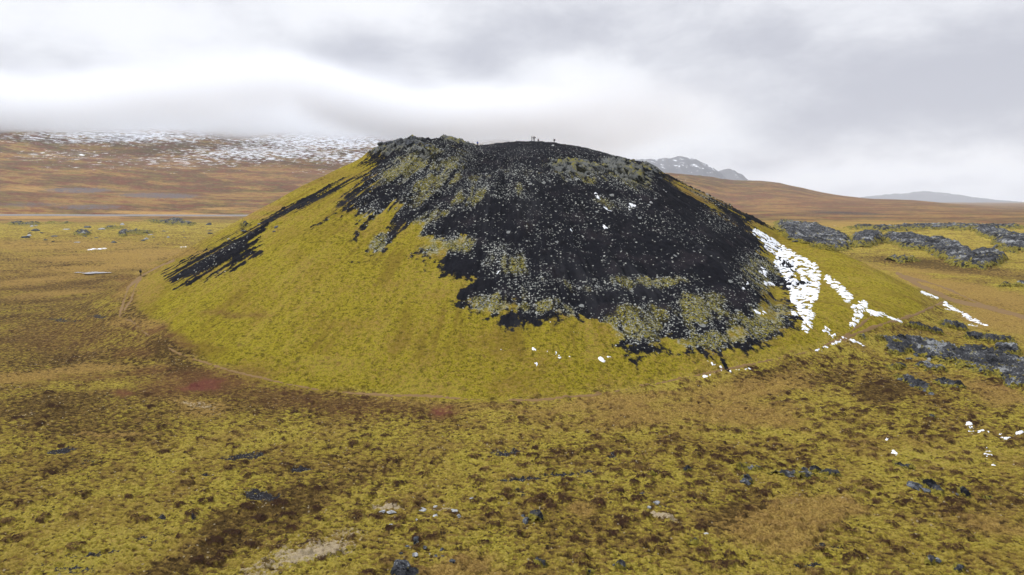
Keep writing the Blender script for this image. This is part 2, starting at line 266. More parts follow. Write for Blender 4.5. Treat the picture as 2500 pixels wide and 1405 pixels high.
# relief
lod=lambda lam: sstep(lam/2.0,lam/5.0,RR*.0016)
pl=sstep(0,.25,-PT-.1)                       # zero on the path
b1=1-2*np.abs(fbm(X/3.1,Y/3.1,3,70))*1.6
tus=fbm(X/1.05,Y/1.05,3,75); tus2=ridged(X/1.4+wx*.5,Y/1.0+wy*.5,3,78)
amp=(1-oncone*.72)*pl*(1-inner*.7)
hcl=np.clip(.5+.55*fbm((X*.97-Y*.24)/.85,(Y*.97+X*.24)/.42,4,83,.68)*1.9+.32*(tus2-.25),0,1)
SPM=look(spots,px,py)*fade; cd_=cells(X/1.45+wx*.6,Y/1.45+wy*.6,3,np.clip(SPM*.42+.03,0,.7))+fbm(X/.4,Y/.4,3,86,.6)*.22
SPT=sstep(.56,.42,cd_)*(1-oncone)*(RR<330)
clump=(hcl-.5)*.30*lod(.75)*amp + tus*.17*lod(.9)*amp + (np.abs(fbm(X/.34,Y/.30,2,87))*.16-.04)*lod(.42)*(1-oncone*.3)*pl
big=fbm(X/7,Y/5,4,90)*.34*(1-oncone*.6)*lod(7)*pl
hum=fbm(X/42,Y/30,3,93)*1.1*sstep(260,520,RR)*lod(30)*sstep(1200,700,RR)
ang_sc=oncone*inner*(fbm(X/2.4,Y/2.4,3,95)*.5+ridged(X/5,Y/5,3,97)*.35)*lod(2.4)
ang_gul=oncone*(fbm(th*22,rc/30,4,99)*(.5+.9*inner))
cl_h=CL*((np.clip(ridged(X/4.2,Y/4.2,5,101,.65)+.3,0,1.3)-.5)*3.0+np.clip(ridged(X/1.6,Y/1.6,2,108),-.2,1)*.6)*np.where((px<1060)&(Z0>42),.35,1)*np.where(px>1570,.4,1)*np.clip(1.4-.03*np.maximum(Y-215,0),.3,1)
w2=sstep(150,280,RR)
def sc2(fn): return fn(.45)*(1-w2)+fn(1.25)*w2
ROK=sstep(.18,.85,RO+sc2(lambda k:fbm(X/(11*k),Y/(11*k),4,111))*.42)
rs=np.clip(RR/300,.35,1.6)
ro_h=sstep(230,420,RR)*ROK*np.clip(ridged(X/46,Y/26,3,119)+.35,0,1.4)*np.where(px>1800,1.7,.2)+ROK*(np.clip(sc2(lambda k:ridged(X/(9*k),Y/(9*k),4,113,.65))*.8+.35,0,1.5)*1.6*rs*np.clip(RR/160,.35,1.)+np.abs(fbm(X/2.6,Y/2.6,3,117))*.8*rs)*.8*np.where(RR<1300,1,.2)
bl_h=-sstep(.3,.8,BL)*.22*(RR<400)
crest=sstep(40,44,Z0)*(px>1130)
ang_sc=ang_sc*(1-.8*crest); ang_gul=ang_gul*(1-.7*crest)
Z=Z0+SPT*.22*lod(1.2)+clump+big+hum+ang_sc+ang_gul+cl_h+bl_h
ZG=Z+ro_h*.55
# masks for shader
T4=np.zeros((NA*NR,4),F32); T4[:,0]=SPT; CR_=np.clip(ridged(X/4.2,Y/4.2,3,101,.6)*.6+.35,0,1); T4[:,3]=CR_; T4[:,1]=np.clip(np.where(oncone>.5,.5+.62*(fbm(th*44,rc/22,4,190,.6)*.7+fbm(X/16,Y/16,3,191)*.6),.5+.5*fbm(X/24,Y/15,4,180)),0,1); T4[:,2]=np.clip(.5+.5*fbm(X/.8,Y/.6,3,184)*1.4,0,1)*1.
A=np.zeros((NA*NR,4),F32); B=A.copy(); C=A.copy()
A[:,0]=np.clip(.5+S*.25,0,1); A[:,1]=L; A[:,2]=SF; A[:,3]=np.clip(np.maximum(CL,0),0,1)
B[:,0]=TA; B[:,1]=RE; B[:,2]=HE; B[:,3]=hcl
lum=np.where(facing,sstep(-14,14,look(apron,px,py)+fbm(X/8,Y/8,4,120)*26+fbm(X/1.2,Y/1.2,2,121)*10),sstep(1.2,3.2,Z0+fbm(X/7,Y/7,3,122)*1.3))*(rc<160)
C[:,0]=lum; C[:,1]=sstep(880,1150,RR+fbm(X/120,Y/120,3,130)*160); C[:,2]=PA; C[:,3]=np.maximum(BL,GF*-1)
C[:,3]=np.clip(BL,0,1)
GFa=np.clip(GF,0,1).astype(F32)
def grid_mesh(name,co,sel=None):
    """faces of the polar sheet (all, or where any corner is selected)"""
    idx=np.arange(NA*NR).reshape(NR,NA)
    a=idx[:-1,:-1].ravel(); b=idx[:-1,1:].ravel(); c=idx[1:,1:].ravel(); d=idx[1:,:-1].ravel()
    q=np.stack([a,b,c,d],1)[:,::-1]
    used=None
    if sel is not None:
        q=q[sel[q].any(1)]; used,inv=np.unique(q,return_inverse=True); q=inv.reshape(-1,4); co=co[used]
    me=bpy.data.meshes.new(name); me.vertices.add(len(co)); me.vertices.foreach_set('co',co.astype(F32).ravel())
    me.loops.add(q.size); me.loops.foreach_set('vertex_index',q.astype(np.int32).ravel())
    me.polygons.add(len(q)); me.polygons.foreach_set('loop_start',np.arange(0,q.size,4,dtype=np.int32))
    me.update(calc_edges=True); me.polygons.foreach_set('use_smooth',np.ones(len(q),bool)); me.update()
    return me,used
def attr(me,name,arr):
    a=me.attributes.new(name,'FLOAT_COLOR','POINT'); a.data.foreach_set('color',arr.astype(F32).ravel())
def fattr(me,name,arr):
    a=me.attributes.new(name,'FLOAT','POINT'); a.data.foreach_set('value',arr.astype(F32).ravel())
def link(name,me,mat,kind=None,label=None,cat=None,group=None,parent=None):
    o=bpy.data.objects.new(name,me); COL.objects.link(o)
    if mat: me.materials.append(mat)
    if kind:o['kind']=kind
    if label:o['label']=label
    if cat:o['category']=cat
    if group:o['group']=group
    if parent:o.parent=parent
    return o
# ------------------------------------------------------------------ node helper
class NT:
    def __init__(s,nt): s.nt=nt; s.n=nt.nodes; s.l=nt.links
    def inp(s,sock,v):
        if v is None: return
        if isinstance(v,bpy.types.NodeSocket): s.l.new(v,sock)
        elif isinstance(v,(tuple,list)) and len(v)==3 and sock.type=='RGBA': sock.default_value=(*v,1)
        else: sock.default_value=v
    def m(s,op,a,b=None,c=None,clamp=False):
        n=s.n.new('ShaderNodeMath'); n.operation=op; n.use_clamp=clamp
        for i,v in enumerate((a,b,c)): s.inp(n.inputs[i],v)
        return n.outputs[0]
    def ss(s,x,a,b,o0=0.,o1=1.):
        n=s.n.new('ShaderNodeMapRange'); n.interpolation_type='SMOOTHSTEP'
        for k,v in (('Value',x),('From Min',a),('From Max',b),('To Min',o0),('To Max',o1)): s.inp(n.inputs[k],v)
        return n.outputs[0]
    def mix(s,f,a,b,blend='MIX'):
        n=s.n.new('ShaderNodeMix'); n.data_type='RGBA'; n.blend_type=blend; n.clamp_factor=True
        s.inp(n.inputs[0],f); s.inp(n.inputs[6],a); s.inp(n.inputs[7],b); return n.outputs[2]
    def noise(s,vec,scale,detail=3.,rough=.55,dist=0.,off=None,out=0):
        if off is not None: vec=s.vm('ADD',vec,off)
        n=s.n.new('ShaderNodeTexNoise'); s.inp(n.inputs['Vector'],vec)
        for k,v in (('Scale',scale),('Detail',detail),('Roughness',rough),('Distortion',dist)): s.inp(n.inputs[k],v)
        return n.outputs[out]
    def vm(s,op,a,b=None):
        n=s.n.new('ShaderNodeVectorMath'); n.operation=op; s.inp(n.inputs[0],a)
        if b is not None: s.inp(n.inputs[1],b)
        return n.outputs['Value'] if op in('LENGTH','DOT_PRODUCT','DISTANCE') else n.outputs[0]
    def voro(s,vec,scale,feat='F1',rand=1.):
        n=s.n.new('ShaderNodeTexVoronoi'); n.feature=feat; s.inp(n.inputs['Vector'],vec); n.inputs['Scale'].default_value=scale; n.inputs['Randomness'].default_value=rand
        return n
    def attr(s,name):
        n=s.n.new('ShaderNodeAttribute'); n.attribute_name=name
        sp=s.n.new('ShaderNodeSeparateColor'); s.l.new(n.outputs['Color'],sp.inputs[0])
        return sp.outputs[0],sp.outputs[1],sp.outputs[2],n.outputs['Alpha']
    def bump(s,h,st,dist,normal=None):
        n=s.n.new('ShaderNodeBump'); s.inp(n.inputs['Height'],h); n.inputs['Strength'].default_value=st; n.inputs['Distance'].default_value=dist
        if normal is not None: s.inp(n.inputs['Normal'],normal)
        return n.outputs[0]
def newmat(name):
    m=bpy.data.materials.new(name); m.use_nodes=True; t=NT(m.node_tree); b=t.n['Principled BSDF']; b.inputs['Roughness'].default_value=.95
    b.inputs['Specular IOR Level'].default_value=.15
    g=t.n.new('ShaderNodeNewGeometry'); return m,t,b,g.outputs['Position']
# ------------------------------------------------------------------ ground material
gm,t,bs,P=newmat('ground_cover')
s_,l_,sf_,cl_=t.attr('A'); bs.inputs['Specular IOR Level'].default_value=.03; ta_,re_,he_,hc_=t.attr('B'); lu_,mo_,pa_,bl_=t.attr('C')
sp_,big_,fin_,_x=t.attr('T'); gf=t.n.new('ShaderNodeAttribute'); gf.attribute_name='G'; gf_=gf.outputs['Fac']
nA=t.noise(P,.9,5,.6); nB=t.noise(P,4.,4,.65); nC=t.noise(P,.16,4,.55); nD=t.noise(P,2.6,5,.75,off=(31,7,3)); nE=t.noise(P,.035,4,.6); nF=t.noise(P,.006,5,.6)
mott=t.m('ADD',t.m('MULTIPLY',hc_,.42),t.m('ADD',t.m('MULTIPLY',nD,.45),t.m('MULTIPLY',fin_,.35)))
mossY=t.mix(t.ss(nB,.35,.65),(.155,.128,.014),(.42,.33,.054)); mossY=t.mix(t.ss(nC,.44,.70,0.,.7),mossY,(.235,.175,.028)); mossY=t.mix(t.ss(big_,.55,.75,0.,.5),mossY,(.230,.155,.032))
brown=t.mix(t.ss(nA,.35,.65),(.090,.060,.018),(.225,.145,.042))
dark=t.mix(nB,(.022,.015,.009),(.085,.052,.020))
bias=t.m('MULTIPLY_ADD',he_,.30,t.m('MULTIPLY_ADD',nC,.32,t.m('MULTIPLY_ADD',big_,.30,-.36)))
mott=t.m('SUBTRACT',mott,bias)
nG=t.noise(P,9.,3,.7); mott=t.m('ADD',mott,t.m('MULTIPLY',t.m('SUBTRACT',nG,.5),.28))
base=t.mix(t.ss(mott,.56,.67),brown,mossY)
base=t.mix(t.ss(mott,.52,.43),base,dark)
base=t.mix(t.ss(mott,.70,.80,0.,.55),base,(.47,.41,.075))
hb=t.mix(t.ss(nD,.4,.6),(.060,.038,.014),(.200,.130,.036)); base=t.mix(t.m('MULTIPLY',t.ss(he_,.3,1.),.5),base,hb)
base=t.mix(t.m('MULTIPLY',sp_,t.ss(nD,.36,.5)),base,t.mix(nB,(.018,.010,.009),(.070,.036,.020)))
# cone moss
cm=t.mix(t.ss(t.m('ADD',t.m('MULTIPLY',nB,.45),t.m('ADD',t.m('MULTIPLY',nD,.35),t.m('MULTIPLY',fin_,.2))),.38,.55),(.095,.080,.008),(.350,.305,.022))
cm=t.mix(t.m('MULTIPLY',t.ss(nC,.48,.72),.45),cm,(.235,.170,.018)); cm=t.mix(t.ss(big_,.52,.74,0.,.6),cm,(.180,.120,.020)); cm=t.mix(t.ss(big_,.44,.28,0.,.35),cm,(.40,.36,.04))
cm=t.mix(1.,cm,(.95,.905,1.05),'MULTIPLY'); cm=t.mix(t.ss(nA,.44,.36,0.,.7),cm,(.085,.068,.010))
base=t.mix(lu_,base,cm)
vg=t.voro(P,3.1); vgc=t.n.new('ShaderNodeSeparateColor'); t.l.new(vg.outputs['Color'],vgc.inputs[0])
fl=t.m('MULTIPLY',t.m('LESS_THAN',vgc.outputs[0],t.ss(nC,.42,.66,.0,.10)),t.m('LESS_THAN',vg.outputs['Distance'],.32)); pit=t.m('MULTIPLY',t.m('GREATER_THAN',vgc.outputs[0],t.ss(nC,.36,.62,.86,.97)),t.m('LESS_THAN',vg.outputs['Distance'],.48))
notc=t.m('SUBTRACT',1.,t.m('MULTIPLY',lu_,.75))
base=t.mix(t.m('MULTIPLY',fl,t.m('MULTIPLY',notc,.8)),base,(.40,.34,.22)); base=t.mix(t.m('MULTIPLY',pit,t.m('MULTIPLY',notc,.85)),base,(.030,.020,.013))
# heath / red / tan
base=t.mix(t.m('MULTIPLY',t.ss(t.m('ADD',re_,t.m('MULTIPLY',t.m('SUBTRACT',nD,.5),.9)),.12,.75),.8),base,t.mix(t.ss(re_,.6,1.),(.150,.072,.034),(.185,.050,.048)))
tanc=t.mix(t.ss(nB,.3,.7),(.17,.100,.028),(.42,.275,.085))
base=t.mix(t.m('MULTIPLY',t.ss(t.m('ADD',ta_,t.m('MULTIPLY',t.m('SUBTRACT',t.m('ADD',t.m('MULTIPLY',nC,.5),t.m('MULTIPLY',mott,.7)),.52),2.2)),.25,1.05),t.ss(mott,.40,.56,.25,.85)),base,tanc)
# far moor
nS=t.noise(t.vm('MULTIPLY',P,(.006,.010,0.02)),1.,7,.68); nS2=t.noise(t.vm('MULTIPLY',P,(.025,.035,.03)),1.,6,.7,off=(5,9,1)); nS3=t.noise(t.vm('MULTIPLY',P,(.11,.10,.05)),1.,5,.7,off=(2,9,1))
moor=t.mix(t.ss(nS,.44,.53),(.270,.165,.055),(.095,.060,.032)); moor=t.mix(t.ss(nS2,.51,.57,0.,.8),moor,(.150,.052,.034)); moor=t.mix(t.ss(nS2,.47,.41,0.,.8),moor,(.150,.120,.036))
moor=t.mix(t.m('MULTIPLY',re_,.6),moor,(.200,.098,.060)); moor=t.mix(t.ss(t.m('ADD',t.m('MULTIPLY',ta_,.8),nS2),.95,1.3),moor,(.36,.215,.075))
moor=t.mix(t.ss(t.m('ADD',t.m('MULTIPLY',gf_,.42),nS3),.76,.95),moor,t.mix(nS3,(.085,.070,.068),(.19,.160,.155)))
moor=t.mix(t.ss(nS3,.56,.64,0.,.6),moor,(.045,.030,.022)); moor=t.mix(t.ss(nS3,.46,.36,0.,.4),moor,(.30,.21,.11))
base=t.mix(mo_,base,moor)
# pale dry moss
base=t.mix(t.ss(t.m('ADD',pa_,t.m('MULTIPLY',t.m('SUBTRACT',nD,.5),2.4)),.55,.95),base,(.46,.37,.24))
# black cinder hollows
cind=t.mix(nB,(.016,.016,.020),(.050,.046,.050))
cind=t.mix(t.m('LESS_THAN',t.noise(P,6.,3,.6,off=(8,1,2)),.38),cind,(.22,.23,.23))
base=t.mix(t.ss(t.m('ADD',t.m('MULTIPLY',bl_,.8),t.m('MULTIPLY',t.m('SUBTRACT',t.m('ADD',t.m('MULTIPLY',nD,.5),t.m('MULTIPLY',nA,.5)),.5),3.4)),.50,.66),base,cind)
# scree
vor=t.voro(P,1.7); vcol=t.n.new('ShaderNodeSeparateColor'); t.l.new(vor.outputs['Color'],vcol.inputs[0])
vor2=t.voro(t.vm('ADD',P,(3.3,1.2,7.)),3.6); vc2=t.n.new('ShaderNodeSeparateColor'); t.l.new(vor2.outputs['Color'],vc2.inputs[0])
st1=t.m('MULTIPLY',t.m('LESS_THAN',vcol.outputs[0],t.m('MULTIPLY_ADD',t.m('POWER',l_,2.),.62,t.m('MULTIPLY',t.ss(nC,.45,.68),t.ss(nA,.42,.62,.0,.11)))),t.m('LESS_THAN',vor.outputs['Distance'],t.m('MULTIPLY_ADD',vcol.outputs[1],.30,.14)))
st2=t.m('MULTIPLY',t.m('LESS_THAN',vc2.outputs[0],t.m('MULTIPLY_ADD',t.m('POWER',t.m('MAXIMUM',l_,0.),1.8),.50,t.m('MULTIPLY',t.ss(nC,.45,.68),t.ss(nA,.42,.62,.0,.10)))),t.m('LESS_THAN',vor2.outputs['Distance'],.42))
scc=t.mix(nA,(.006,.007,.010),(.019,.019,.025)); scc=t.mix(t.ss(nC,.52,.7),scc,(.025,.022,.027)); scc=t.mix(t.ss(big_,.55,.78,0.,.5),scc,t.mix(nB,(.018,.019,.024),(.052,.052,.058))); 
lichc=t.mix(vcol.outputs[2],(.09,.095,.09),(.44,.45,.42))
vor3=t.voro(t.vm('ADD',P,(9.3,5.2,2.)),2.6); vc3=t.n.new('ShaderNodeSeparateColor'); t.l.new(vor3.outputs['Color'],vc3.inputs[0])
lk=t.m('MULTIPLY',t.m('POWER',t.m('MAXIMUM',l_,0.),1.6),t.ss(t.m('ADD',t.m('MULTIPLY',nA,.5),t.m('MULTIPLY',nD,.5)),.36,.62,.25,1.15))
lf=t.m('MULTIPLY',t.m('LESS_THAN',vc3.outputs[0],t.m('MULTIPLY',lk,.68)),t.m('LESS_THAN',vor3.outputs['Distance'],.50))
scc=t.mix(t.m('MULTIPLY',lf,.9),scc,t.mix(vc3.outputs[1],(.13,.14,.13),(.54,.55,.50)))
vor4=t.voro(t.vm('ADD',P,(2.3,8.2,5.)),.62); vc4=t.n.new('ShaderNodeSeparateColor'); t.l.new(vor4.outputs['Color'],vc4.inputs[0])
st4=t.m('MULTIPLY',t.m('LESS_THAN',vc4.outputs[0],t.m('MULTIPLY_ADD',l_,.20,.006)),t.m('LESS_THAN',t.m('ADD',vor4.outputs['Distance'],t.m('MULTIPLY',nB,.4)),t.m('MULTIPLY_ADD',vc4.outputs[1],.3,.28)))
scc=t.mix(t.m('MULTIPLY',st4,.85),scc,t.mix(nB,(.12,.13,.13),(.46,.47,.45)))
scc=t.mix(t.m('MAXIMUM',st1,t.m('MULTIPLY',st2,.8)),scc,lichc)
mossin=t.ss(t.m('ADD',t.m('MULTIPLY',l_,.55),t.m('MULTIPLY',nC,.9)),.82,1.02)
scc=t.mix(t.m('MULTIPLY',mossin,t.ss(nD,.46,.56)),scc,(.24,.21,.035))
sedge=t.m('ADD',s_,t.m('MULTIPLY',t.m('SUBTRACT',nD,.5),.34)); sedge=t.m('ADD',sedge,t.m('MULTIPLY',t.m('SUBTRACT',nB,.5),.12))
edge=t.ss(sedge,.44,.52)
# pale lichen belt where moss gives way to cinder
belt=t.m('MULTIPLY',t.ss(sedge,.36,.47),t.ss(t.m('ADD',l_,t.m('MULTIPLY',nB,.6)),.75,1.05))
base=t.mix(t.m('MULTIPLY',belt,.75),base,t.mix(t.m('LESS_THAN',vc3.outputs[0],.55),(.16,.145,.05),(.38,.375,.28)))
base=t.mix(edge,base,scc)
# cliff rock: relief shade painted in, hollows black, ridge tops lichen pale
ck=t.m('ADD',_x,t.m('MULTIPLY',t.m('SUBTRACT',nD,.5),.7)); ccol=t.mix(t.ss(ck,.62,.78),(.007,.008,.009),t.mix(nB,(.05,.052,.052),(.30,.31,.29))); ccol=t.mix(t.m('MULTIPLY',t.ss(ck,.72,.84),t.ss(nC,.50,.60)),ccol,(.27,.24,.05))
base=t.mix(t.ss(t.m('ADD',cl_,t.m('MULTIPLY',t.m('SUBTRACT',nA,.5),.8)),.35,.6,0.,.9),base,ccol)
# far snow streaks
nQ=t.noise(t.vm('MULTIPLY',P,(.050,.022,.24)),1.,7,.70,.3); 
base=t.mix(t.ss(t.m('ADD',t.m('MULTIPLY',sf_,.30),nQ),.70,.80),base,(.80,.82,.86))
t.l.new(base,bs.inputs['Base Color'])
hh_=t.m('ADD',t.m('MULTIPLY',nB,.5),t.m('MULTIPLY',nD,.8))
t.l.new(t.bump(hh_,1.,.6),bs.inputs['Normal'])
# ------------------------------------------------------------------ ground, snow, path, lava
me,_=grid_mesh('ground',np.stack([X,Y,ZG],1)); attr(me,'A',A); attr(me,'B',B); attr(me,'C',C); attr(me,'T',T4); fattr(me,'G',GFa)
ground=link('ground',me,gm,'structure','mossy volcanic plain rising into a black cinder crater cone and a far snow streaked mountain','ground')
del me
# snow
sm,t,bs,P=newmat('snow'); t.l.new(t.mix(t.noise(P,1.2,4),(.66,.69,.74),(.82,.84,.87)),bs.inputs['Base Color']); bs.inputs['Roughness'].default_value=.6
t.l.new(t.bump(t.noise(P,2.,4),.4,.1),bs.inputs['Normal'])
sn=np.minimum(SNW,.50)+np.minimum(fbm(X/2.3,Y/1.5,5,140,.75)*4.6+fbm(X/.8,Y/.6,2,144)*1.5,.52)-.46; sn=np.where(RR>500,-9,sn)
sn=np.where((SNW>-2.2)|(RR>500),sn,-9); sz=Z+np.clip(sn*.5,-.4,.22)
me,u=grid_mesh('snow',np.stack([X,Y,np.where(RR>600,ZG,sz)+np.where(RR>600,np.clip(sn*.4,-1,1.2),0)],1),sn>-.1)
link('snow',me,sm,'stuff','white old snow lying in patches down the right side of the crater cone and along its foot','snow')
# path
pm,t,bs,P=newmat('trodden_earth'); t.l.new(t.mix(t.noise(P,2.2,5,.65),(.10,.060,.024),(.24,.15,.062)),bs.inputs['Base Color'])
pf=PT-.03+fbm(X/.9,Y/.9,2,150)*.22+fbm(X/9,Y/9,2,151)*.35
me,u=grid_mesh('path',np.stack([X,Y,Z+np.clip(pf*.5,-.3,.05)],1),(pf>-.1)&(RR<420))
link('path',me,pm,'structure','narrow brown footpath trodden round the foot of the crater cone','path')
# lava
lm,t,bs,P=newmat('lava_rock')
n1=t.noise(P,.30,7,.75); n2=t.noise(P,2.2,5,.75,off=(4,4,4)); n3=t.noise(P,.10,5,.65)
ea=t.n.new('ShaderNodeAttribute'); ea.attribute_name='E'; ev_=ea.outputs['Fac']
nn=t.m('ADD',t.m('MULTIPLY',n3,.35),t.m('ADD',t.m('MULTIPLY',n1,.40),t.m('MULTIPLY',n2,.25)))
lc=t.mix(t.ss(nn,.44,.52),(.006,.007,.010),(.060,.062,.069)); lc=t.mix(t.ss(nn,.525,.57),lc,(.28,.29,.295))
lc=t.mix(t.ss(t.m('SUBTRACT',t.m('ADD',n1,t.m('MULTIPLY',n2,.3)),t.m('MULTIPLY',ev_,.50)),.50,.56),lc,t.mix(t.ss(n2,.4,.6),(.075,.060,.012),(.27,.23,.035)))
t.l.new(lc,bs.inputs['Base Color']); t.l.new(t.bump(n2,1.,.5),bs.inputs['Normal'])
lz=ZG+np.where(ROK>.05,ro_h*.6+0.*.9*rs*ROK,0)-(1-sstep(.1,.62,ROK))*.9*rs
jag=sc2(lambda k:fbm(X/(2.4*k),Y/(2.4*k),3,166,.6)); lf_=ROK+jag*.85
lz=ZG+ro_h*.45+ROK*np.clip(sc2(lambda k:ridged(X/(3.6*k),Y/(3.6*k),4,168,.65)),-.3,1)*1.3*np.clip(RR/250,.35,1.2)+np.clip((lf_-.62)*2.0,-.6,.8)*rs*.7*np.clip(RR/200,.3,1)
me,u=grid_mesh('lava_field',np.stack([X,Y,lz],1),(lf_>.5)&(ROK>.05)&(RR<1300)); fattr(me,'E',np.clip((lf_[u]-.5)/.9,0,1))
me.polygons.foreach_set('use_smooth',np.zeros(len(me.polygons),bool)); link('lava_field',me,lm,'stuff','jagged grey lava field with pale lichen breaking through the mossy plain','lava field')
# ------------------------------------------------------------------ road on the far left plain
rm,t,bs,P=newmat('road_gravel'); t.l.new(t.mix(t.noise(P,.5,4),(.20,.19,.19),(.33,.31,.30)),bs.inputs['Base Color'])
bm=bmesh.new(); rows=[]
pts=[(-1.5,1070),(0,1060)]
rp=[]
for q in np.linspace(-60,760,70):
    d=1010+ (q/760)*160; a=math.atan((q-1250)/FP); x=math.tan(a)*d; rp.append((x,d))
for i,(x,y) in enumerate(rp):
    z=float(base_h(np.array([x]),np.array([y]))[0])
    row=[]
    for dy,dz in ((-9,-1.5),(-4,2.2),(4,2.3),(9,-1.5)): row.append(bm.verts.new((x,y+dy,z+dz)))
    rows.append(row)
for a,b in zip(rows[:-1],rows[1:]):
    for k in range(3): bm.faces.new((a[k],b[k],b[k+1],a[k+1]))
me=bpy.data.meshes.new('road'); bm.to_mesh(me); bm.free(); link('road',me,rm,'structure','grey gravel road on a low bank crossing the far plain','road')
# ------------------------------------------------------------------ pond
wm,t,bs,P=newmat('pond_water'); bs.inputs['Base Color'].default_value=(.30,.31,.33,1); bs.inputs['Roughness'].default_value=.12; bs.inputs['Specular IOR Level'].default_value=.5
x,y,z=pix_ground(228,669); bm=bmesh.new()
def pond_ring(cx,cy,rx,ry,zz):
    vs=[]
    for k in range(40):
        a=k/40*2*math.pi; f=1+.22*math.sin(3*a+1)+.1*math.sin(7*a); vs.append(bm.verts.new((cx+rx*f*math.cos(a),cy+ry*f*math.sin(a),zz)))
    bm.faces.new(vs)
zz=z+.42
pond_ring(x+.8,y,4.6,3.6,zz); pond_ring(x-6.2,y+1,1.9,1.3,zz+.004)
me=bpy.data.meshes.new('pond'); bm.to_mesh(me); bm.free(); link('pond',me,wm,'structure','small shallow pond mirroring the white sky on the left plain','pond')
# ------------------------------------------------------------------ distant mountains
def ridge(name,pts,d,depth,mat,label,rough):
    n=260; m=60; px_=np.linspace(pts[0][0],pts[-1][0],n); yy=np.interp(px_,[p[0] for p in pts],[p[1] for p in pts])
    top=CAMZ+(HOR-yy)/FP*d; U,V=np.meshgrid(np.arange(n),np.linspace(-1,1,m))
    xx=(px_[U.astype(int)]-1250)/FP*d; yv=d+V*depth
    zz=-20+(top[U.astype(int)]+20)*np.clip(1-np.abs(V)**1.3,0,1)
    zz=zz+(ridged(xx/(rough*6),yv/(rough*9),4,171)-.3)*rough*.5*np.clip(1-np.abs(V)*.6,0,1)*np.clip(zz/60,0,1)
    idx=np.arange(n*m).reshape(m,n); q=np.stack([idx[:-1,:-1].ravel(),idx[:-1,1:].ravel(),idx[1:,1:].ravel(),idx[1:,:-1].ravel()],1)
    me=bpy.data.meshes.new(name); me.from_pydata(np.stack([xx.ravel(),yv.ravel(),zz.ravel()],1).tolist(),[],q.tolist()); me.polygons.foreach_set('use_smooth',np.ones(len(q),bool)); me.update()
    return link(name,me,mat,'structure',label,'mountain')
mm,t,bs,P=newmat('mountain_rock')
n1=t.noise(t.vm('MULTIPLY',P,(.016,.006,.026)),1.,7,.7); n2=t.noise(P,.0025,4)
mc=t.mix(n2,(.12,.13,.15),(.19,.19,.20)); sp=t.n.new('ShaderNodeSeparateXYZ'); t.l.new(P,sp.inputs[0])  # rock colour made paler to paint in extra haze fade
mc=t.mix(t.ss(t.m('ADD',n1,t.m('MULTIPLY',sp.outputs[2],.00028)),.655,.73),mc,(.8,.82,.86)); t.l.new(mc,bs.inputs['Base Color'])
ridge('mountain',[(1380,440),(1450,405),(1530,394),(1600,396),(1650,390),(1685,392),(1715,404),(1745,424),(1775,420),(1795,430),(1813,446),(1830,462),(1860,495)],6200,900,mm,'steep snow dusted mountain behind the brown moor right of the crater cone',90)
ridge('distant_mountain',[(1900,497),(2080,489),(2150,480),(2200,472),(2240,470),(2290,475),(2350,485),(2450,494),(2560,497),(2800,499)],13000,1500,mm,'low pale blue mountain on the right horizon, fading into haze',120)
# ------------------------------------------------------------------ boulders
bmats=[]
for nm,c0,c1,c2 in (('dark_lava_stone',(.018,.019,.023),(.11,.12,.135),(.30,.31,.30)),('pale_lichen_stone',(.16,.165,.17),(.42,.43,.43),(.62,.62,.60)),('mossy_stone',(.03,.03,.028),(.13,.12,.07),(.27,.235,.06))):
    m_,t,bs,P=newmat(nm); n1=t.noise(P,1.6,6,.7); n2=t.noise(P,6.,4,.7)
    c=t.mix(t.ss(n1,.38,.6),c0,c1); c=t.mix(t.ss(n2,.55,.68),c,c2); t.l.new(c,bs.inputs['Base Color']); t.l.new(t.bump(n2,1.,.15),bs.inputs['Normal']); bmats.append(m_)
def rock_mesh(seed,sub=4,spike=.35,flat=.7):
    bm=bmesh.new(); bmesh.ops.create_icosphere(bm,subdivisions=sub,radius=1.)
    rr=random.Random(seed); off=Vector((rr.random()*50,rr.random()*50,rr.random()*50))
    from mathutils import noise as mn
    cuts=[(Vector((rr.uniform(-1,1),rr.uniform(-1,1),rr.uniform(-.3,1))).normalized(),rr.uniform(.45,.8)) for _ in range(9)]
    for v in bm.verts:
        p=v.co.copy()
        for n_,d_ in cuts:
            k=p.dot(n_)
            if k>d_: p-=n_*(k-d_)*.85
        f=1+spike*mn.fractal(p*1.6+off,1.,2.,4)+.12*(1-abs(mn.noise(p*5+off)))
        v.co=Vector((p.x*f,p.y*f,p.z*f*flat))
    me=bpy.data.meshes.new('boulder'); bm.to_mesh(me); bm.free()
    for p in me.polygons: p.use_smooth=(rr.random()<2) and False
    return me
RM={}
for k in range(8):
    for m in range(3):
        me=RM[(0,k)].copy() if m else rock_mesh(100+k,4 if k<4 else 3,.3+.05*(k%4),.62+.08*(k%3))
        me.materials.clear(); me.materials.append(bmats[m]); RM[(m,k)]=me
def ground_at(x,y): return float(base_h(np.array([x]),np.array([y]))[0])
def boulder(px_,py_,w,label,group=None,mat=0,k=None,hfac=1.,name='boulder',cat='boulder',lift=.15):
    x,y,z=pix_ground(px_,py_); k=random.randrange(8) if k is None else k
    o=bpy.data.objects.new(name,RM[(mat,k)]); COL.objects.link(o)
    s=w*math.hypot(x,y)/FP/2
    o.location=(x,y,z+s*lift*hfac+.05); o.scale=(s,s*.85,s*hfac); o.rotation_euler=(random.uniform(-.15,.15),random.uniform(-.15,.15),random.uniform(0,6.28))
    o['label']=label; o['category']=cat
    if group:o['group']=group
    return o
FG='boulders in the mossy foreground'
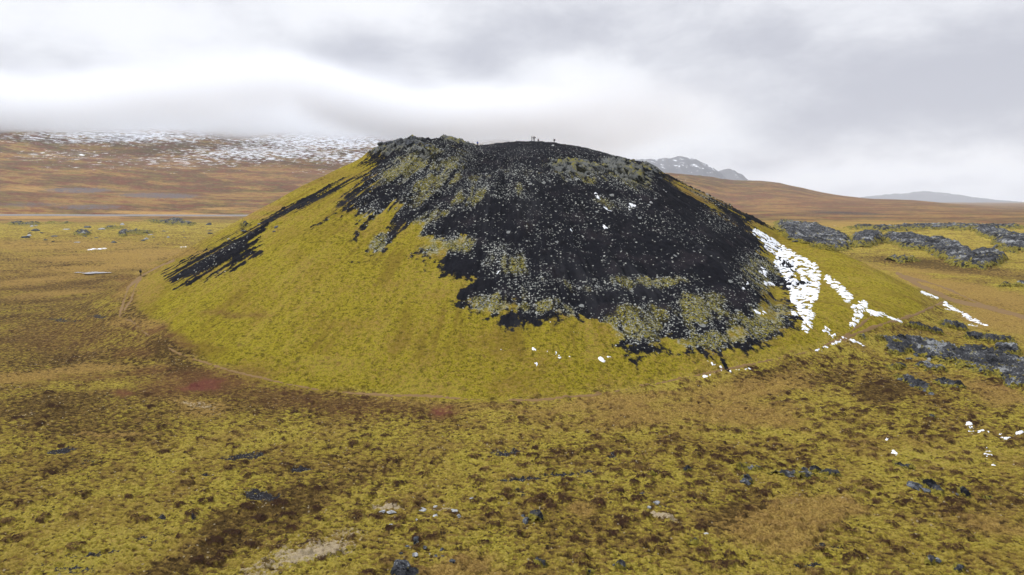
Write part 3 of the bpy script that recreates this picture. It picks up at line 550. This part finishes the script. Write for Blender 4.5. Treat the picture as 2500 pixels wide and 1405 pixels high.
for a in [(1016,1322,22,'dark pointed lava boulder in the foreground moss above the pale round one',0,0,1.5),(1013,1357,17,'pale round lichen covered boulder in the foreground moss',1,1,1.),
   (985,1392,46,'large dark blocky lava outcrop cut by the bottom edge, left of centre',0,2,1.2),(1106,1374,17,'dark split boulder at the edge of the tan grass near the bottom',0,3,1.2),
   (1064,1360,12,'small grey boulder, biggest of the tight trio beside the pale round boulder',0,4,1.1),(1079,1346,13,'dark grey boulder just above the tight trio in the foreground',0,5,1.1),(1080,1361,9,'dark little stone at the right end of the tight trio',0,6,1.),
   (1050,1357,8,'light little stone at the left end of the tight trio',1,7,1.),(1037,1339,12,'speckled grey stone right of the pointed lava boulder',0,1,1.),(995,1336,12,'low flat stone below the pointed lava boulder',0,4,.6),
   (979,1354,12,'low grey stone half sunk in moss left of the pale round boulder',0,5,.8),(1151,1220,16,'pale bare rock lying flat beside a dark moss crack',1,2,.6),(1604,1231,20,'white grey lichened rock above the pale moss patch, right of centre',1,3,.9),(1586,1242,13,'pale rock just below left of the white grey lichened rock',1,6,.9),
   (1030,1246,24,'long pale rock slab sloping right in the foreground moss',1,5,.35),(1110,1249,24,'long low pale rock at the right end of the foreground slabs',1,0,.35),(1120,1262,14,'knobbly pale rock below the long low slab',1,7,.7),(1062,1261,15,'flat pale stone between the two foreground slabs',1,6,.4),(1018,1272,7,'tiny upright pale stone under the sloping slab',1,3,1.4),
   (953,1285,14,'pale grey boulder below the wide patch of pale rock',1,1,1.),(932,1254,22,'pale rock at the left end of the foreground rock patch',1,2,.4),(957,1253,22,'pale rock at the right end of the foreground rock patch',1,4,.45),(1063,1239,12,'small white topped stone in a dark hollow above the slabs',1,0,.7),
   (2342,1388,24,'dark grey boulder in the moss near the bottom right corner',0,0,1.1),(2288,1371,17,'dark low boulder left of the one in the bottom right corner',0,5,.7),(1283,1276,22,'dark lichened boulder on the foreground moss, centre',0,2,1.),(1277,1262,13,'smaller grey boulder behind the dark lichened one, centre',0,4,1.),
   (1820,1180,28,'grey knobbly rock ledge, leftmost of the row across the right foreground',0,2,.6),(1938,1170,26,'dark blue grey rock ledge in the middle of the right foreground row',0,6,.5),(1964,1146,14,'small pale rock standing above the right foreground row',0,1,1.),(2005,1155,26,'low grey rock ledge at the right end of the foreground row',0,3,.5),
   (1723,1307,14,'small pale stone right of centre in the lower foreground',1,2,.8),(1500,1384,14,'dark stone half hidden by moss near the bottom edge, centre right',0,7,.8),
   (2235,1190,34,'long grey rock rib in the right foreground moss, higher end',0,4,.5),(2262,1200,22,'long grey rock rib in the right foreground moss, lower end',0,5,.5),(2330,1205,20,'small grey rock right of the long rock rib',0,1,.6)]:
    boulder(a[0],a[1],a[2],a[3],FG,a[4],a[5],a[6])
RG_='grey rock ridge pieces on the right plain'
for i,a in enumerate([(2204,930,26,'grey ridge rock at the top left end of the slanting ridge'),(2220,937,24,'grey ridge rock, second down the slanting ridge'),(2236,946,22,'stout grey ridge rock in the middle of the slanting ridge'),
   (2252,952,18,'small ridge rock just above the gap in the slanting ridge'),(2262,956,18,'blue grey rock below the gap in the slanting ridge'),(2274,964,14,'last small rock at the foot of the slanting ridge'),
   (2310,942,26,'whale backed grey rock right of the slanting ridge'),(2332,947,24,'smooth pale tail rock right of the whale backed rock')]):
    boulder(a[0],a[1],a[2],a[3],RG_,1 if i>=6 else 0,i%8,.7)
# crags on the crater rim
CR='crags on the crater rim'
for a in [(1010,343,17,'sharp dark rock pinnacle, highest point of the crater rim',0,1.9),(999,352,24,'black crag at the left foot of the rim pinnacle',4,1.2),(975,352,30,'broad black crag on the rim left of the pinnacle',2,1.),(952,352,26,'black crag on the rim with an uneven top',1,1.1),
   (935,356,24,'dark crag stepping down at the left shoulder of the rim',3,1.1),(926,366,24,'dark crag below the left shoulder of the rim',0,1.),(918,376,20,'dark crag at the outer left edge of the rim',5,1.),(900,380,9,'small black rock alone on the moss at the left rim edge',6,.9),
   (1024,352,26,'grey crag to the right of the rim pinnacle',6,.8),(1045,357,24,'low grey crag where the rim starts to fall',7,.6),(1085,347,20,'flat dark rock on the rim saddle',2,.5),(1126,348,12,'pointed reddish rock on the rim saddle',4,1.),(1150,354,14,'last low rock before the rim saddle',5,.7)]:
    boulder(a[0],a[1]+4,a[2],a[3],CR,0,a[4],a[5],'crag','crag',.35)
CB='outcrops of the cliff band under the summit'
rr=random.Random(5)
cb=[(1588,404,34),(1572,412,34),(1560,424,30),(1598,420,26),(1540,410,30),(1520,418,34),(1500,408,30),(1482,418,30),(1460,404,26),(1440,414,30),(1415,404,28),(1395,412,28),(1372,404,26),(1545,438,30),(1515,436,26),(1490,432,22),(1610,438,22),(1585,438,26)]
for x_,y_,w_ in cb: boulder(x_,y_,w_,'rough dark lava outcrop of the cliff band below the summit, flecked with moss',CB,rr.choice((0,0,2)),rr.randrange(8),.8,'outcrop','outcrop',.05)
WB='pale stones on the cinder slope'
for x_,y_,w_ in [(1540,484,11),(1562,490,10),(1580,489,12),(1590,497,13),(1582,503,12),(1547,496,12),(1524,487,8),(1465,480,9),(1570,478,9),(1601,460,8),(1512,462,9),(1618,466,9),(1563,446,10),(1586,462,8),(1610,480,9),(1624,470,8),(1600,486,8),(1530,500,8),(1240,626,9),(1350,357,10)]:
    if (x_,y_)==(1350,357): boulder(x_,y_,w_,'pale flat boulder in the cinder just below the lone crouched person','pale stones on the cinder slope',1,2,.6)
    else: boulder(x_,y_,w_,'pale lichened stone lying on the black cinder below the cliff band' if y_<520 else 'pale long stone at the moss edge left of the black cinder',WB if y_<520 else None,1,rr.randrange(8),.7)
# scattered boulders of the plain
for i in range(46):
    x_=rr.uniform(60,700); y_=rr.choice((rr.uniform(548,585),rr.uniform(556,600)))
    if x_>560 and y_>575: continue
    boulder(x_,y_,rr.uniform(6,17),'dark lichened lava rock jutting from the moss of the far left plain','lava rocks on the far left plain',rr.choice((0,0,1)),rr.randrange(8),rr.uniform(.4,.8),'lava_rock','rock')
for i in range(150):
    x_=rr.uniform(1935,2490); y_=580+ (x_-1935)*.06+rr.uniform(-22,34)
    if float(look(rock,np.array([x_]),np.array([y_-3.]))[0])<.45: continue
    boulder(x_,y_,rr.uniform(8,22),'jagged blue grey block of the lava field right of the cone','blocks of the right lava field',0,rr.randrange(8),rr.uniform(.5,1.0),'lava_block','rock')
for i in range(60):
    x_=rr.uniform(2170,2495); y_=845+(x_-2170)*.15+rr.uniform(-14,26)
    boulder(x_,y_,rr.uniform(7,17),'grey lichened lava block of the low outcrops near the right edge','blocks of the low outcrops by the right edge',rr.choice((0,0,1)),rr.randrange(8),rr.uniform(.6,1.),'lava_block','rock')
# ------------------------------------------------------------------ people
def fab(name,c):
    m_,t,bs,P=newmat(name); t.l.new(t.mix(t.noise(P,9.,3),tuple(v*.75 for v in c),tuple(v*1.15 for v in c)),bs.inputs['Base Color']); bs.inputs['Roughness'].default_value=.8; return m_
skin=fab('skin',(.42,.26,.19)); hairm=fab('hair',(.04,.025,.015)); blackf=fab('black_fabric',(.012,.012,.018)); navy=fab('navy_fabric',(.015,.02,.045)); blue=fab('blue_fabric',(.03,.10,.42)); grey=fab('grey_fabric',(.12,.12,.13)); olive=fab('dark_olive_fabric',(.03,.035,.02)); bootm=fab('boot_leather',(.02,.015,.012)); brownf=fab('brown_fabric',(.10,.06,.05))
def skinned(name,joints,edges,mat,parent=None,sub=1):
    me=bpy.data.meshes.new(name); names=list(joints); me.from_pydata([joints[n][0] for n in names],[],[]) if False else me.from_pydata([joints[n][0] for n in names],[(names.index(a),names.index(b)) for a,b in edges],[])
    o=bpy.data.objects.new(name,me); COL.objects.link(o)
    o.modifiers.new('skin','SKIN').use_smooth_shade=True; s=o.modifiers.new('sub','SUBSURF'); s.levels=sub; s.render_levels=sub
    sv=me.skin_vertices[0].data if me.skin_vertices else None
    if sv is None:
        bpy.context.view_layer.update(); sv=me.skin_vertices[0].data
    for i,n in enumerate(names): r_=joints[n][1]; sv[i].radius=r_ if isinstance(r_,tuple) else (r_,r_); sv[i].use_root=(i==0)
    dg=bpy.context.evaluated_depsgraph_get(); dg.update(); ev=bpy.data.meshes.new_from_object(o.evaluated_get(dg)); bpy.data.objects.remove(o)
    ev.name=name; ev.materials.clear(); ev.materials.append(mat); o=bpy.data.objects.new(name,ev); COL.objects.link(o)
    if parent: o.parent=parent
    return o
def ball(name,c,s,mat,parent,seed=0,rough=.0):
    bm=bmesh.new(); bmesh.ops.create_icosphere(bm,subdivisions=3,radius=1)
    for v in bm.verts: v.co=Vector((v.co.x*s[0]+c[0],v.co.y*s[1]+c[1],v.co.z*s[2]+c[2]))
    me=bpy.data.meshes.new(name); bm.to_mesh(me); bm.free()
    for p in me.polygons:p.use_smooth=True
    o=bpy.data.objects.new(name,me); me.materials.append(mat); COL.objects.link(o); o.parent=parent; return o
def person(px_,py_,d,label,jacket,trousers,pose='stand',h=1.75,rot=0.,pack=None,hat=None,group=None):
    if d is None:
        x,y,z=pix_ground(px_,py_)
    else:
        a=(px_-1250)/FP; ys=np.linspace(d-14,d+14,300); hs=base_h(a*ys,ys); k=int(np.argmax((hs-CAMZ)/ys)); y=ys[k]; x=a*y; z=hs[k]
    root=bpy.data.objects.new('person',None); COL.objects.link(root); root.location=(x,y,z+.08); root.rotation_euler=(0,0,rot); s=h/1.75; root.scale=(s,s,s)
    root['label']=label; root['category']='person'
    if group: root['group']=group
    J={}
    if pose in('stand','walk','lift'):
        hip=.92; st=.22 if pose=='walk' else .04; lean=.05 if pose=='walk' else .0
        J.update(pelvis=((0,0,hip),(.15,.11)),belly=((0,-lean*.5,1.08),(.135,.10)),chest=((0,-lean,1.30),(.165,.11)),neck0=((0,-lean,1.45),(.085,.07)),neck=((0,-lean-.01,1.52),.052),head=((0,-lean-.03,1.60),(.072,.085)),top=((0,-lean-.03,1.70),(.065,.08)))
        for sd,nm in ((-1,'l'),(1,'r')):
            f=st*sd
            J[nm+'hip']=((sd*.09,0,.86),.09); J[nm+'knee']=((sd*.10,-f*.7-.02,.48),.058); J[nm+'ank']=((sd*.10,-f+.03,.09),.042); J[nm+'toe']=((sd*.12,-f-.12,.04),.035)
            J[nm+'sh']=((sd*.19,-lean,1.40),.058); 
            if pose=='lift' or (pose=='stand' and sd>0 and hat): J[nm+'el']=((sd*.27,-.12,1.17),.042); J[nm+'wr']=((sd*.12,-.32,1.30),.030); ax=Vector((-sd*.5,-.8,.3))
            else: J[nm+'el']=((sd*.25,.03+f*.3,1.12),.042); J[nm+'wr']=((sd*.26,-.08+f*.6,.90),.030); ax=Vector((0,-.25,-1))
            J[nm+'hand']=(tuple(Vector(J[nm+'wr'][0])+ax.normalized()*.07),(.038,.022)); J[nm+'_ax']=ax.normalized()
    elif pose=='sit':
        J.update(pelvis=((0,0,.18),(.16,.12)),belly=((0,-.02,.33),(.14,.11)),chest=((0,-.06,.54),(.165,.12)),neck0=((0,-.08,.68),(.085,.07)),neck=((0,-.10,.75),.052),head=((0,-.13,.83),(.072,.085)),top=((0,-.13,.93),(.065,.08)))
        for sd,nm in ((-1,'l'),(1,'r')):
            J[nm+'hip']=((sd*.10,-.03,.15),.09); J[nm+'knee']=((sd*.14,-.38,.42),.058); J[nm+'ank']=((sd*.12,-.52,.06),.042); J[nm+'toe']=((sd*.13,-.68,.03),.035)
            J[nm+'sh']=((sd*.19,-.06,.63),.058); J[nm+'el']=((sd*.24,-.22,.42),.042); J[nm+'wr']=((sd*.12,-.40,.47),.030); ax=Vector((-sd*.4,-.9,0)); J[nm+'hand']=(tuple(Vector(J[nm+'wr'][0])+ax.normalized()*.07),(.038,.022)); J[nm+'_ax']=ax.normalized()
    else: # crouch
        J.update(pelvis=((0,.10,.48),(.16,.12)),belly=((0,.02,.64),(.14,.11)),chest=((0,-.10,.84),(.17,.12)),neck0=((0,-.17,.97),(.085,.07)),neck=((0,-.21,1.03),.052),head=((0,-.26,1.09),(.072,.085)),top=((0,-.28,1.18),(.065,.08)))
        for sd,nm in ((-1,'l'),(1,'r')):
            J[nm+'hip']=((sd*.10,.06,.45),.095); J[nm+'knee']=((sd*.15,-.32,.50),.06); J[nm+'ank']=((sd*.13,-.05,.09),.044); J[nm+'toe']=((sd*.14,-.22,.04),.036)
            J[nm+'sh']=((sd*.19,-.12,.93),.058); J[nm+'el']=((sd*.24,-.32,.74),.042); J[nm+'wr']=((sd*.10,-.50,.72),.030); ax=Vector((-sd*.3,-.9,0)); J[nm+'hand']=(tuple(Vector(J[nm+'wr'][0])+ax.normalized()*.07),(.038,.022)); J[nm+'_ax']=ax.normalized()
    E=[('pelvis','belly'),('belly','chest'),('chest','neck0'),('neck0','neck'),('neck','head'),('head','top')]
    JJ={k:v for k,v in J.items() if not k.endswith('_ax')}
    hd=Vector(J['head'][0]); JJ['nose']=(tuple(hd+Vector((0,-.095,.03))),.014); E.append(('head','nose'))
    for nm in 'lr':
        E+=[('pelvis',nm+'hip'),(nm+'hip',nm+'knee'),(nm+'knee',nm+'ank'),(nm+'ank',nm+'toe'),('chest',nm+'sh'),(nm+'sh',nm+'el'),(nm+'el',nm+'wr'),(nm+'wr',nm+'hand')]
        hp=Vector(J[nm+'hand'][0]); ax=J[nm+'_ax']; sdv=ax.cross(Vector((1,.2,.1))).normalized()
        for i,ln in enumerate((.07,.08,.075,.06)):
            b0=hp+sdv*(i-1.5)*.021+ax*.03; JJ[f'{nm}f{i}']=(tuple(b0+ax*ln*.5),.009); JJ[f'{nm}g{i}']=(tuple(b0+ax*ln+Vector((0,0,-.012))),.008); E+=[(nm+'hand',f'{nm}f{i}'),(f'{nm}f{i}',f'{nm}g{i}')]
        JJ[nm+'th']=(tuple(hp-sdv*.05+ax*.02),.010); E.append((nm+'wr',nm+'th'))
    skinned('body',JJ,E,skin,root)
    def g(names,extra,edges,mat,nm): 
        jj={}
        for n_ in names:
            p_,r_=J[n_]; r_=r_ if isinstance(r_,tuple) else (r_,r_); jj[n_]=(p_,(r_[0]+extra,r_[1]+extra))
        return skinned(nm,jj,edges,mat,root)
    g(['pelvis','belly','chest','neck0','lsh','rsh','lel','rel','lwr','rwr'],.040,[('pelvis','belly'),('belly','chest'),('chest','neck0'),('chest','lsh'),('chest','rsh'),('lsh','lel'),('rsh','rel'),('lel','lwr'),('rel','rwr')],jacket,'jacket')
    g(['pelvis','belly','lhip','rhip','lknee','rknee','lank','rank'],.020,[('belly','pelvis'),('pelvis','lhip'),('pelvis','rhip'),('lhip','lknee'),('rhip','rknee'),('lknee','lank'),('rknee','rank')],trousers,'trousers')
    for nm in 'lr': g([nm+'ank',nm+'toe'],.016,[(nm+'ank',nm+'toe')],bootm,'boot')
    tp=Vector(J['top'][0]); 
    ball('hat' if hat else 'hair',(tp.x,tp.y+.015,tp.z-.01),(.088,.10,.085),hat or hairm,root)
    if pack:
        c=Vector(J['chest'][0]); pk=ball('backpack',(c.x,c.y+.24,c.z-.08),(.17,.13,.27),pack,root)
        for sd in(-1,1): skinned('strap',{'a':((c.x+sd*.12,c.y+.16,c.z+.12),.02),'b':((c.x+sd*.13,c.y-.02,c.z+.17),.02),'c':((c.x+sd*.13,c.y-.14,c.z),.02)},[('a','b'),('b','c')],pack,pk)
    return root
PG='hikers standing on the summit rim'
person(1297.5,349,248,'slim person in black, leftmost of the standing trio on the summit, facing the others',blackf,blackf,'stand',1.78,math.radians(80),group=PG)
person(1301.5,349,248,'person in black with hands raised towards the chest, middle of the summit trio',navy,blackf,'lift',1.74,math.radians(-70),group=PG)
person(1304.2,349,248,'broad person in black with a backpack, rightmost of the summit trio',blackf,navy,'stand',1.76,math.radians(-90),pack=blackf,group=PG)
person(1312.5,349,247,'person in brown grey sitting on the summit rim right of the standing trio',brownf,grey,'sit',1.75,math.radians(30))
person(1352,352,247,'lone person in black with a backpack bending down above the pale boulder on the rim',blackf,blackf,'crouch',1.9,math.radians(-100),pack=blackf)
person(1167.5,360,262,'person in a bright blue jacket standing in the saddle of the crater rim',blue,navy,'stand',1.75,math.radians(10))
person(343.8,675.5,None,'lone hiker in dark clothes walking on the path at the left foot of the cone',navy,olive,'walk',1.78,math.radians(160),pack=blackf)
# low stone platform under the summit trio
o=boulder(1301,353,20,'low flat rock slab the summit trio stands on',None,0,2,.18,'rock_slab','rock')
a=(1301-1250)/FP; ys=np.linspace(234,262,300); hs=base_h(a*ys,ys); k=int(np.argmax((hs-CAMZ)/ys)); o.location=(a*ys[k],ys[k],hs[k]-.12); o.rotation_euler=(0,0,.3)
# ------------------------------------------------------------------ haze and low cloud
def boxmesh(name,x0,x1,y0,y1,z0,z1):
    me=bpy.data.meshes.new(name); v=[(x,y,z) for x in(x0,x1) for y in(y0,y1) for z in(z0,z1)]
    me.from_pydata(v,[],[(0,1,3,2),(4,6,7,5),(0,4,5,1),(2,3,7,6),(0,2,6,4),(1,5,7,3)]); me.update(); return me
hm=bpy.data.materials.new('haze_air'); hm.use_nodes=True; nt=hm.node_tree; nt.nodes.remove(nt.nodes['Principled BSDF'])
v=nt.nodes.new('ShaderNodeVolumePrincipled'); v.inputs['Color'].default_value=(.90,.94,1,1); v.inputs['Density'].default_value=.000045; v.inputs['Anisotropy'].default_value=0.
nt.links.new(v.outputs[0],nt.nodes['Material Output'].inputs['Volume'])
link('haze',boxmesh('haze',-15900,15900,-15900,15900,min(-60,float(ZG.min())-1),float(ZG.max())+12),hm,'stuff','thin pale haze over the plain and mountains','haze')
cm_=bpy.data.materials.new('cloud_vapour'); cm_.use_nodes=True; nt=cm_.node_tree; nt.nodes.remove(nt.nodes['Principled BSDF']); t=NT(nt)
g=t.n.new('ShaderNodeNewGeometry'); P=g.outputs['Position']; sp=t.n.new('ShaderNodeSeparateXYZ'); t.l.new(P,sp.inputs[0])
n1=t.noise(P,.0011,3,.55); zz=t.m('ADD',sp.outputs[2],t.m('MULTIPLY',t.m('SUBTRACT',n1,.5),-330.))
dn=t.m('MULTIPLY',t.ss(zz,240.,340.),t.ss(zz,500.,380.)); dn=t.m('MULTIPLY',dn,t.ss(sp.outputs[0],900.,-300.))
v=t.n.new('ShaderNodeVolumePrincipled'); v.inputs['Color'].default_value=(.965,.98,1,1); t.l.new(t.m('MULTIPLY',dn,.009),v.inputs['Density'])
t.l.new(v.outputs[0],t.n['Material Output'].inputs['Volume'])
cl=link('low_cloud',boxmesh('low_cloud',-5200,900,2300,6400,250,760),cm_,'stuff','low white cloud hiding the top of the snow streaked mountain','cloud')
# ------------------------------------------------------------------ world
w=bpy.data.worlds.new('World'); sc.world=w; w.use_nodes=True; t=NT(w.node_tree); bg=t.n['Background']
SUN_EL=math.radians(42); SUN_AZ=math.radians(-72)      # azimuth from +Y towards +X
sky=t.n.new('ShaderNodeTexSky'); sky.sky_type='NISHITA'; sky.sun_disc=False; sky.sun_elevation=SUN_EL; sky.sun_rotation=SUN_AZ
tc=t.n.new('ShaderNodeTexCoord'); V=tc.outputs['Generated']; sp=t.n.new('ShaderNodeSeparateXYZ'); t.l.new(V,sp.inputs[0]); zc=sp.outputs[2]
zp=t.m('MAXIMUM',zc,0.); inv=t.m('DIVIDE',1.,t.m('ADD',zp,.11))
cv=t.n.new('ShaderNodeCombineXYZ'); t.l.new(t.m('MULTIPLY',sp.outputs[0],inv),cv.inputs[0]); t.l.new(t.m('MULTIPLY',sp.outputs[1],inv),cv.inputs[1])
cn=t.noise(t.vm('MULTIPLY',V,(2.6,2.6,6.)),1.,6,.55,.5); cn2=t.noise(t.vm('MULTIPLY',V,(6.,6.,13.)),1.,7,.62,.2,off=(4,2,0))
wn=t.noise(V,5.,4,.5,out=1); Vw=t.vm('ADD',V,t.vm('MULTIPLY',t.vm('SUBTRACT',wn,(.5,.5,.5)),(.22,.22,.13)))
tot=None
def skydir(px_,py_):
    u=(px_-1250)/FP; vv=(702.5-py_)/FP; d=Vector((u,CP+vv*SP,-SP+vv*CP)); return d.normalized()
for (bx,by,rx,ry,wt) in [(450,255,700,60,-.45),(1000,270,300,60,-.3),(2250,230,420,110,-.95),(1850,110,300,90,-.6),(1330,100,260,90,-.62),(1350,60,90,60,-.2),(720,215,260,60,-.5),(900,170,160,80,-.45),(600,90,330,90,-.2),(330,240,420,60,-.35),(1250,250,200,60,.25),(1470,170,150,45,.65),(1560,300,260,55,.55),
      (1800,60,160,40,.3),(150,40,330,60,.75),(850,30,200,70,.65),(2000,20,260,60,.3),(1080,200,120,50,.25),(2200,440,400,28,.55),(1900,410,160,30,.2),(2420,340,160,22,-.2),(1850,370,100,28,-.35),(2480,120,160,90,-.5),(1150,120,90,60,-.2),(60,240,200,60,-.2)]:
    c=skydir(bx,by); k=.5*(math.hypot(1,(bx-1250)/FP))
    dv=t.vm('MULTIPLY',t.vm('SUBTRACT',Vw,tuple(c)),(FP/rx,FP/rx,FP/ry)); f=t.m('MULTIPLY',t.ss(t.vm('LENGTH',dv),1.5,.0),wt)
    tot=f if tot is None else t.m('ADD',tot,f)
val=t.m('ADD',t.m('MULTIPLY',tot,.36),t.m('ADD',t.m('MULTIPLY',cn,.50),t.m('MULTIPLY',cn2,.62)))
cloud=t.mix(t.ss(val,.18,.80),(.57,.585,.665),(1.01,1.025,1.075))
gain=t.m('ADD',1.,t.m('MULTIPLY',t.ss(zc,.25,.9),.8))
cl3=t.vm('MULTIPLY',cloud,(1,1,1)); n=t.n.new('ShaderNodeVectorMath'); n.operation='SCALE'; t.l.new(cl3,n.inputs[0]); t.l.new(gain,n.inputs['Scale'])
sk=t.n.new('ShaderNodeVectorMath'); sk.operation='SCALE'; t.l.new(sky.outputs[0],sk.inputs[0]); sk.inputs['Scale'].default_value=.1
fin=t.mix(.95,sk.outputs[0],n.outputs[0]); t.l.new(fin,bg.inputs[0]); bg.inputs[1].default_value=1.0
# ------------------------------------------------------------------ sun, camera
sl=bpy.data.lights.new('sun','SUN'); sl.energy=2.8; sl.angle=math.radians(9); sl.color=(1,.98,.955); so=bpy.data.objects.new('sun',sl); COL.objects.link(so)
dv=Vector((math.sin(SUN_AZ)*math.cos(SUN_EL),math.cos(SUN_AZ)*math.cos(SUN_EL),math.sin(SUN_EL))); so.rotation_euler=(-dv).to_track_quat('-Z','Y').to_euler(); so.location=dv*200
cd=bpy.data.cameras.new('camera'); cd.lens=24.0; cd.sensor_width=36; cd.clip_end=60000; cd.clip_start=.5
co=bpy.data.objects.new('camera',cd); COL.objects.link(co); co.location=(0,0,CAMZ); co.rotation_euler=(math.pi/2-PITCH,0,0); sc.camera=co
sc.view_settings.view_transform='Standard'; sc.view_settings.look='None'; sc.view_settings.exposure=0.; sc.view_settings.gamma=1
sc.cycles.volume_bounces=8; sc.cycles.max_bounces=10; sc.cycles.use_denoising=True; sc.cycles.denoising_input_passes='RGB_ALBEDO_NORMAL'; sc.cycles.denoising_prefilter='ACCURATE'; sc.cycles.use_adaptive_sampling=False
print('done')
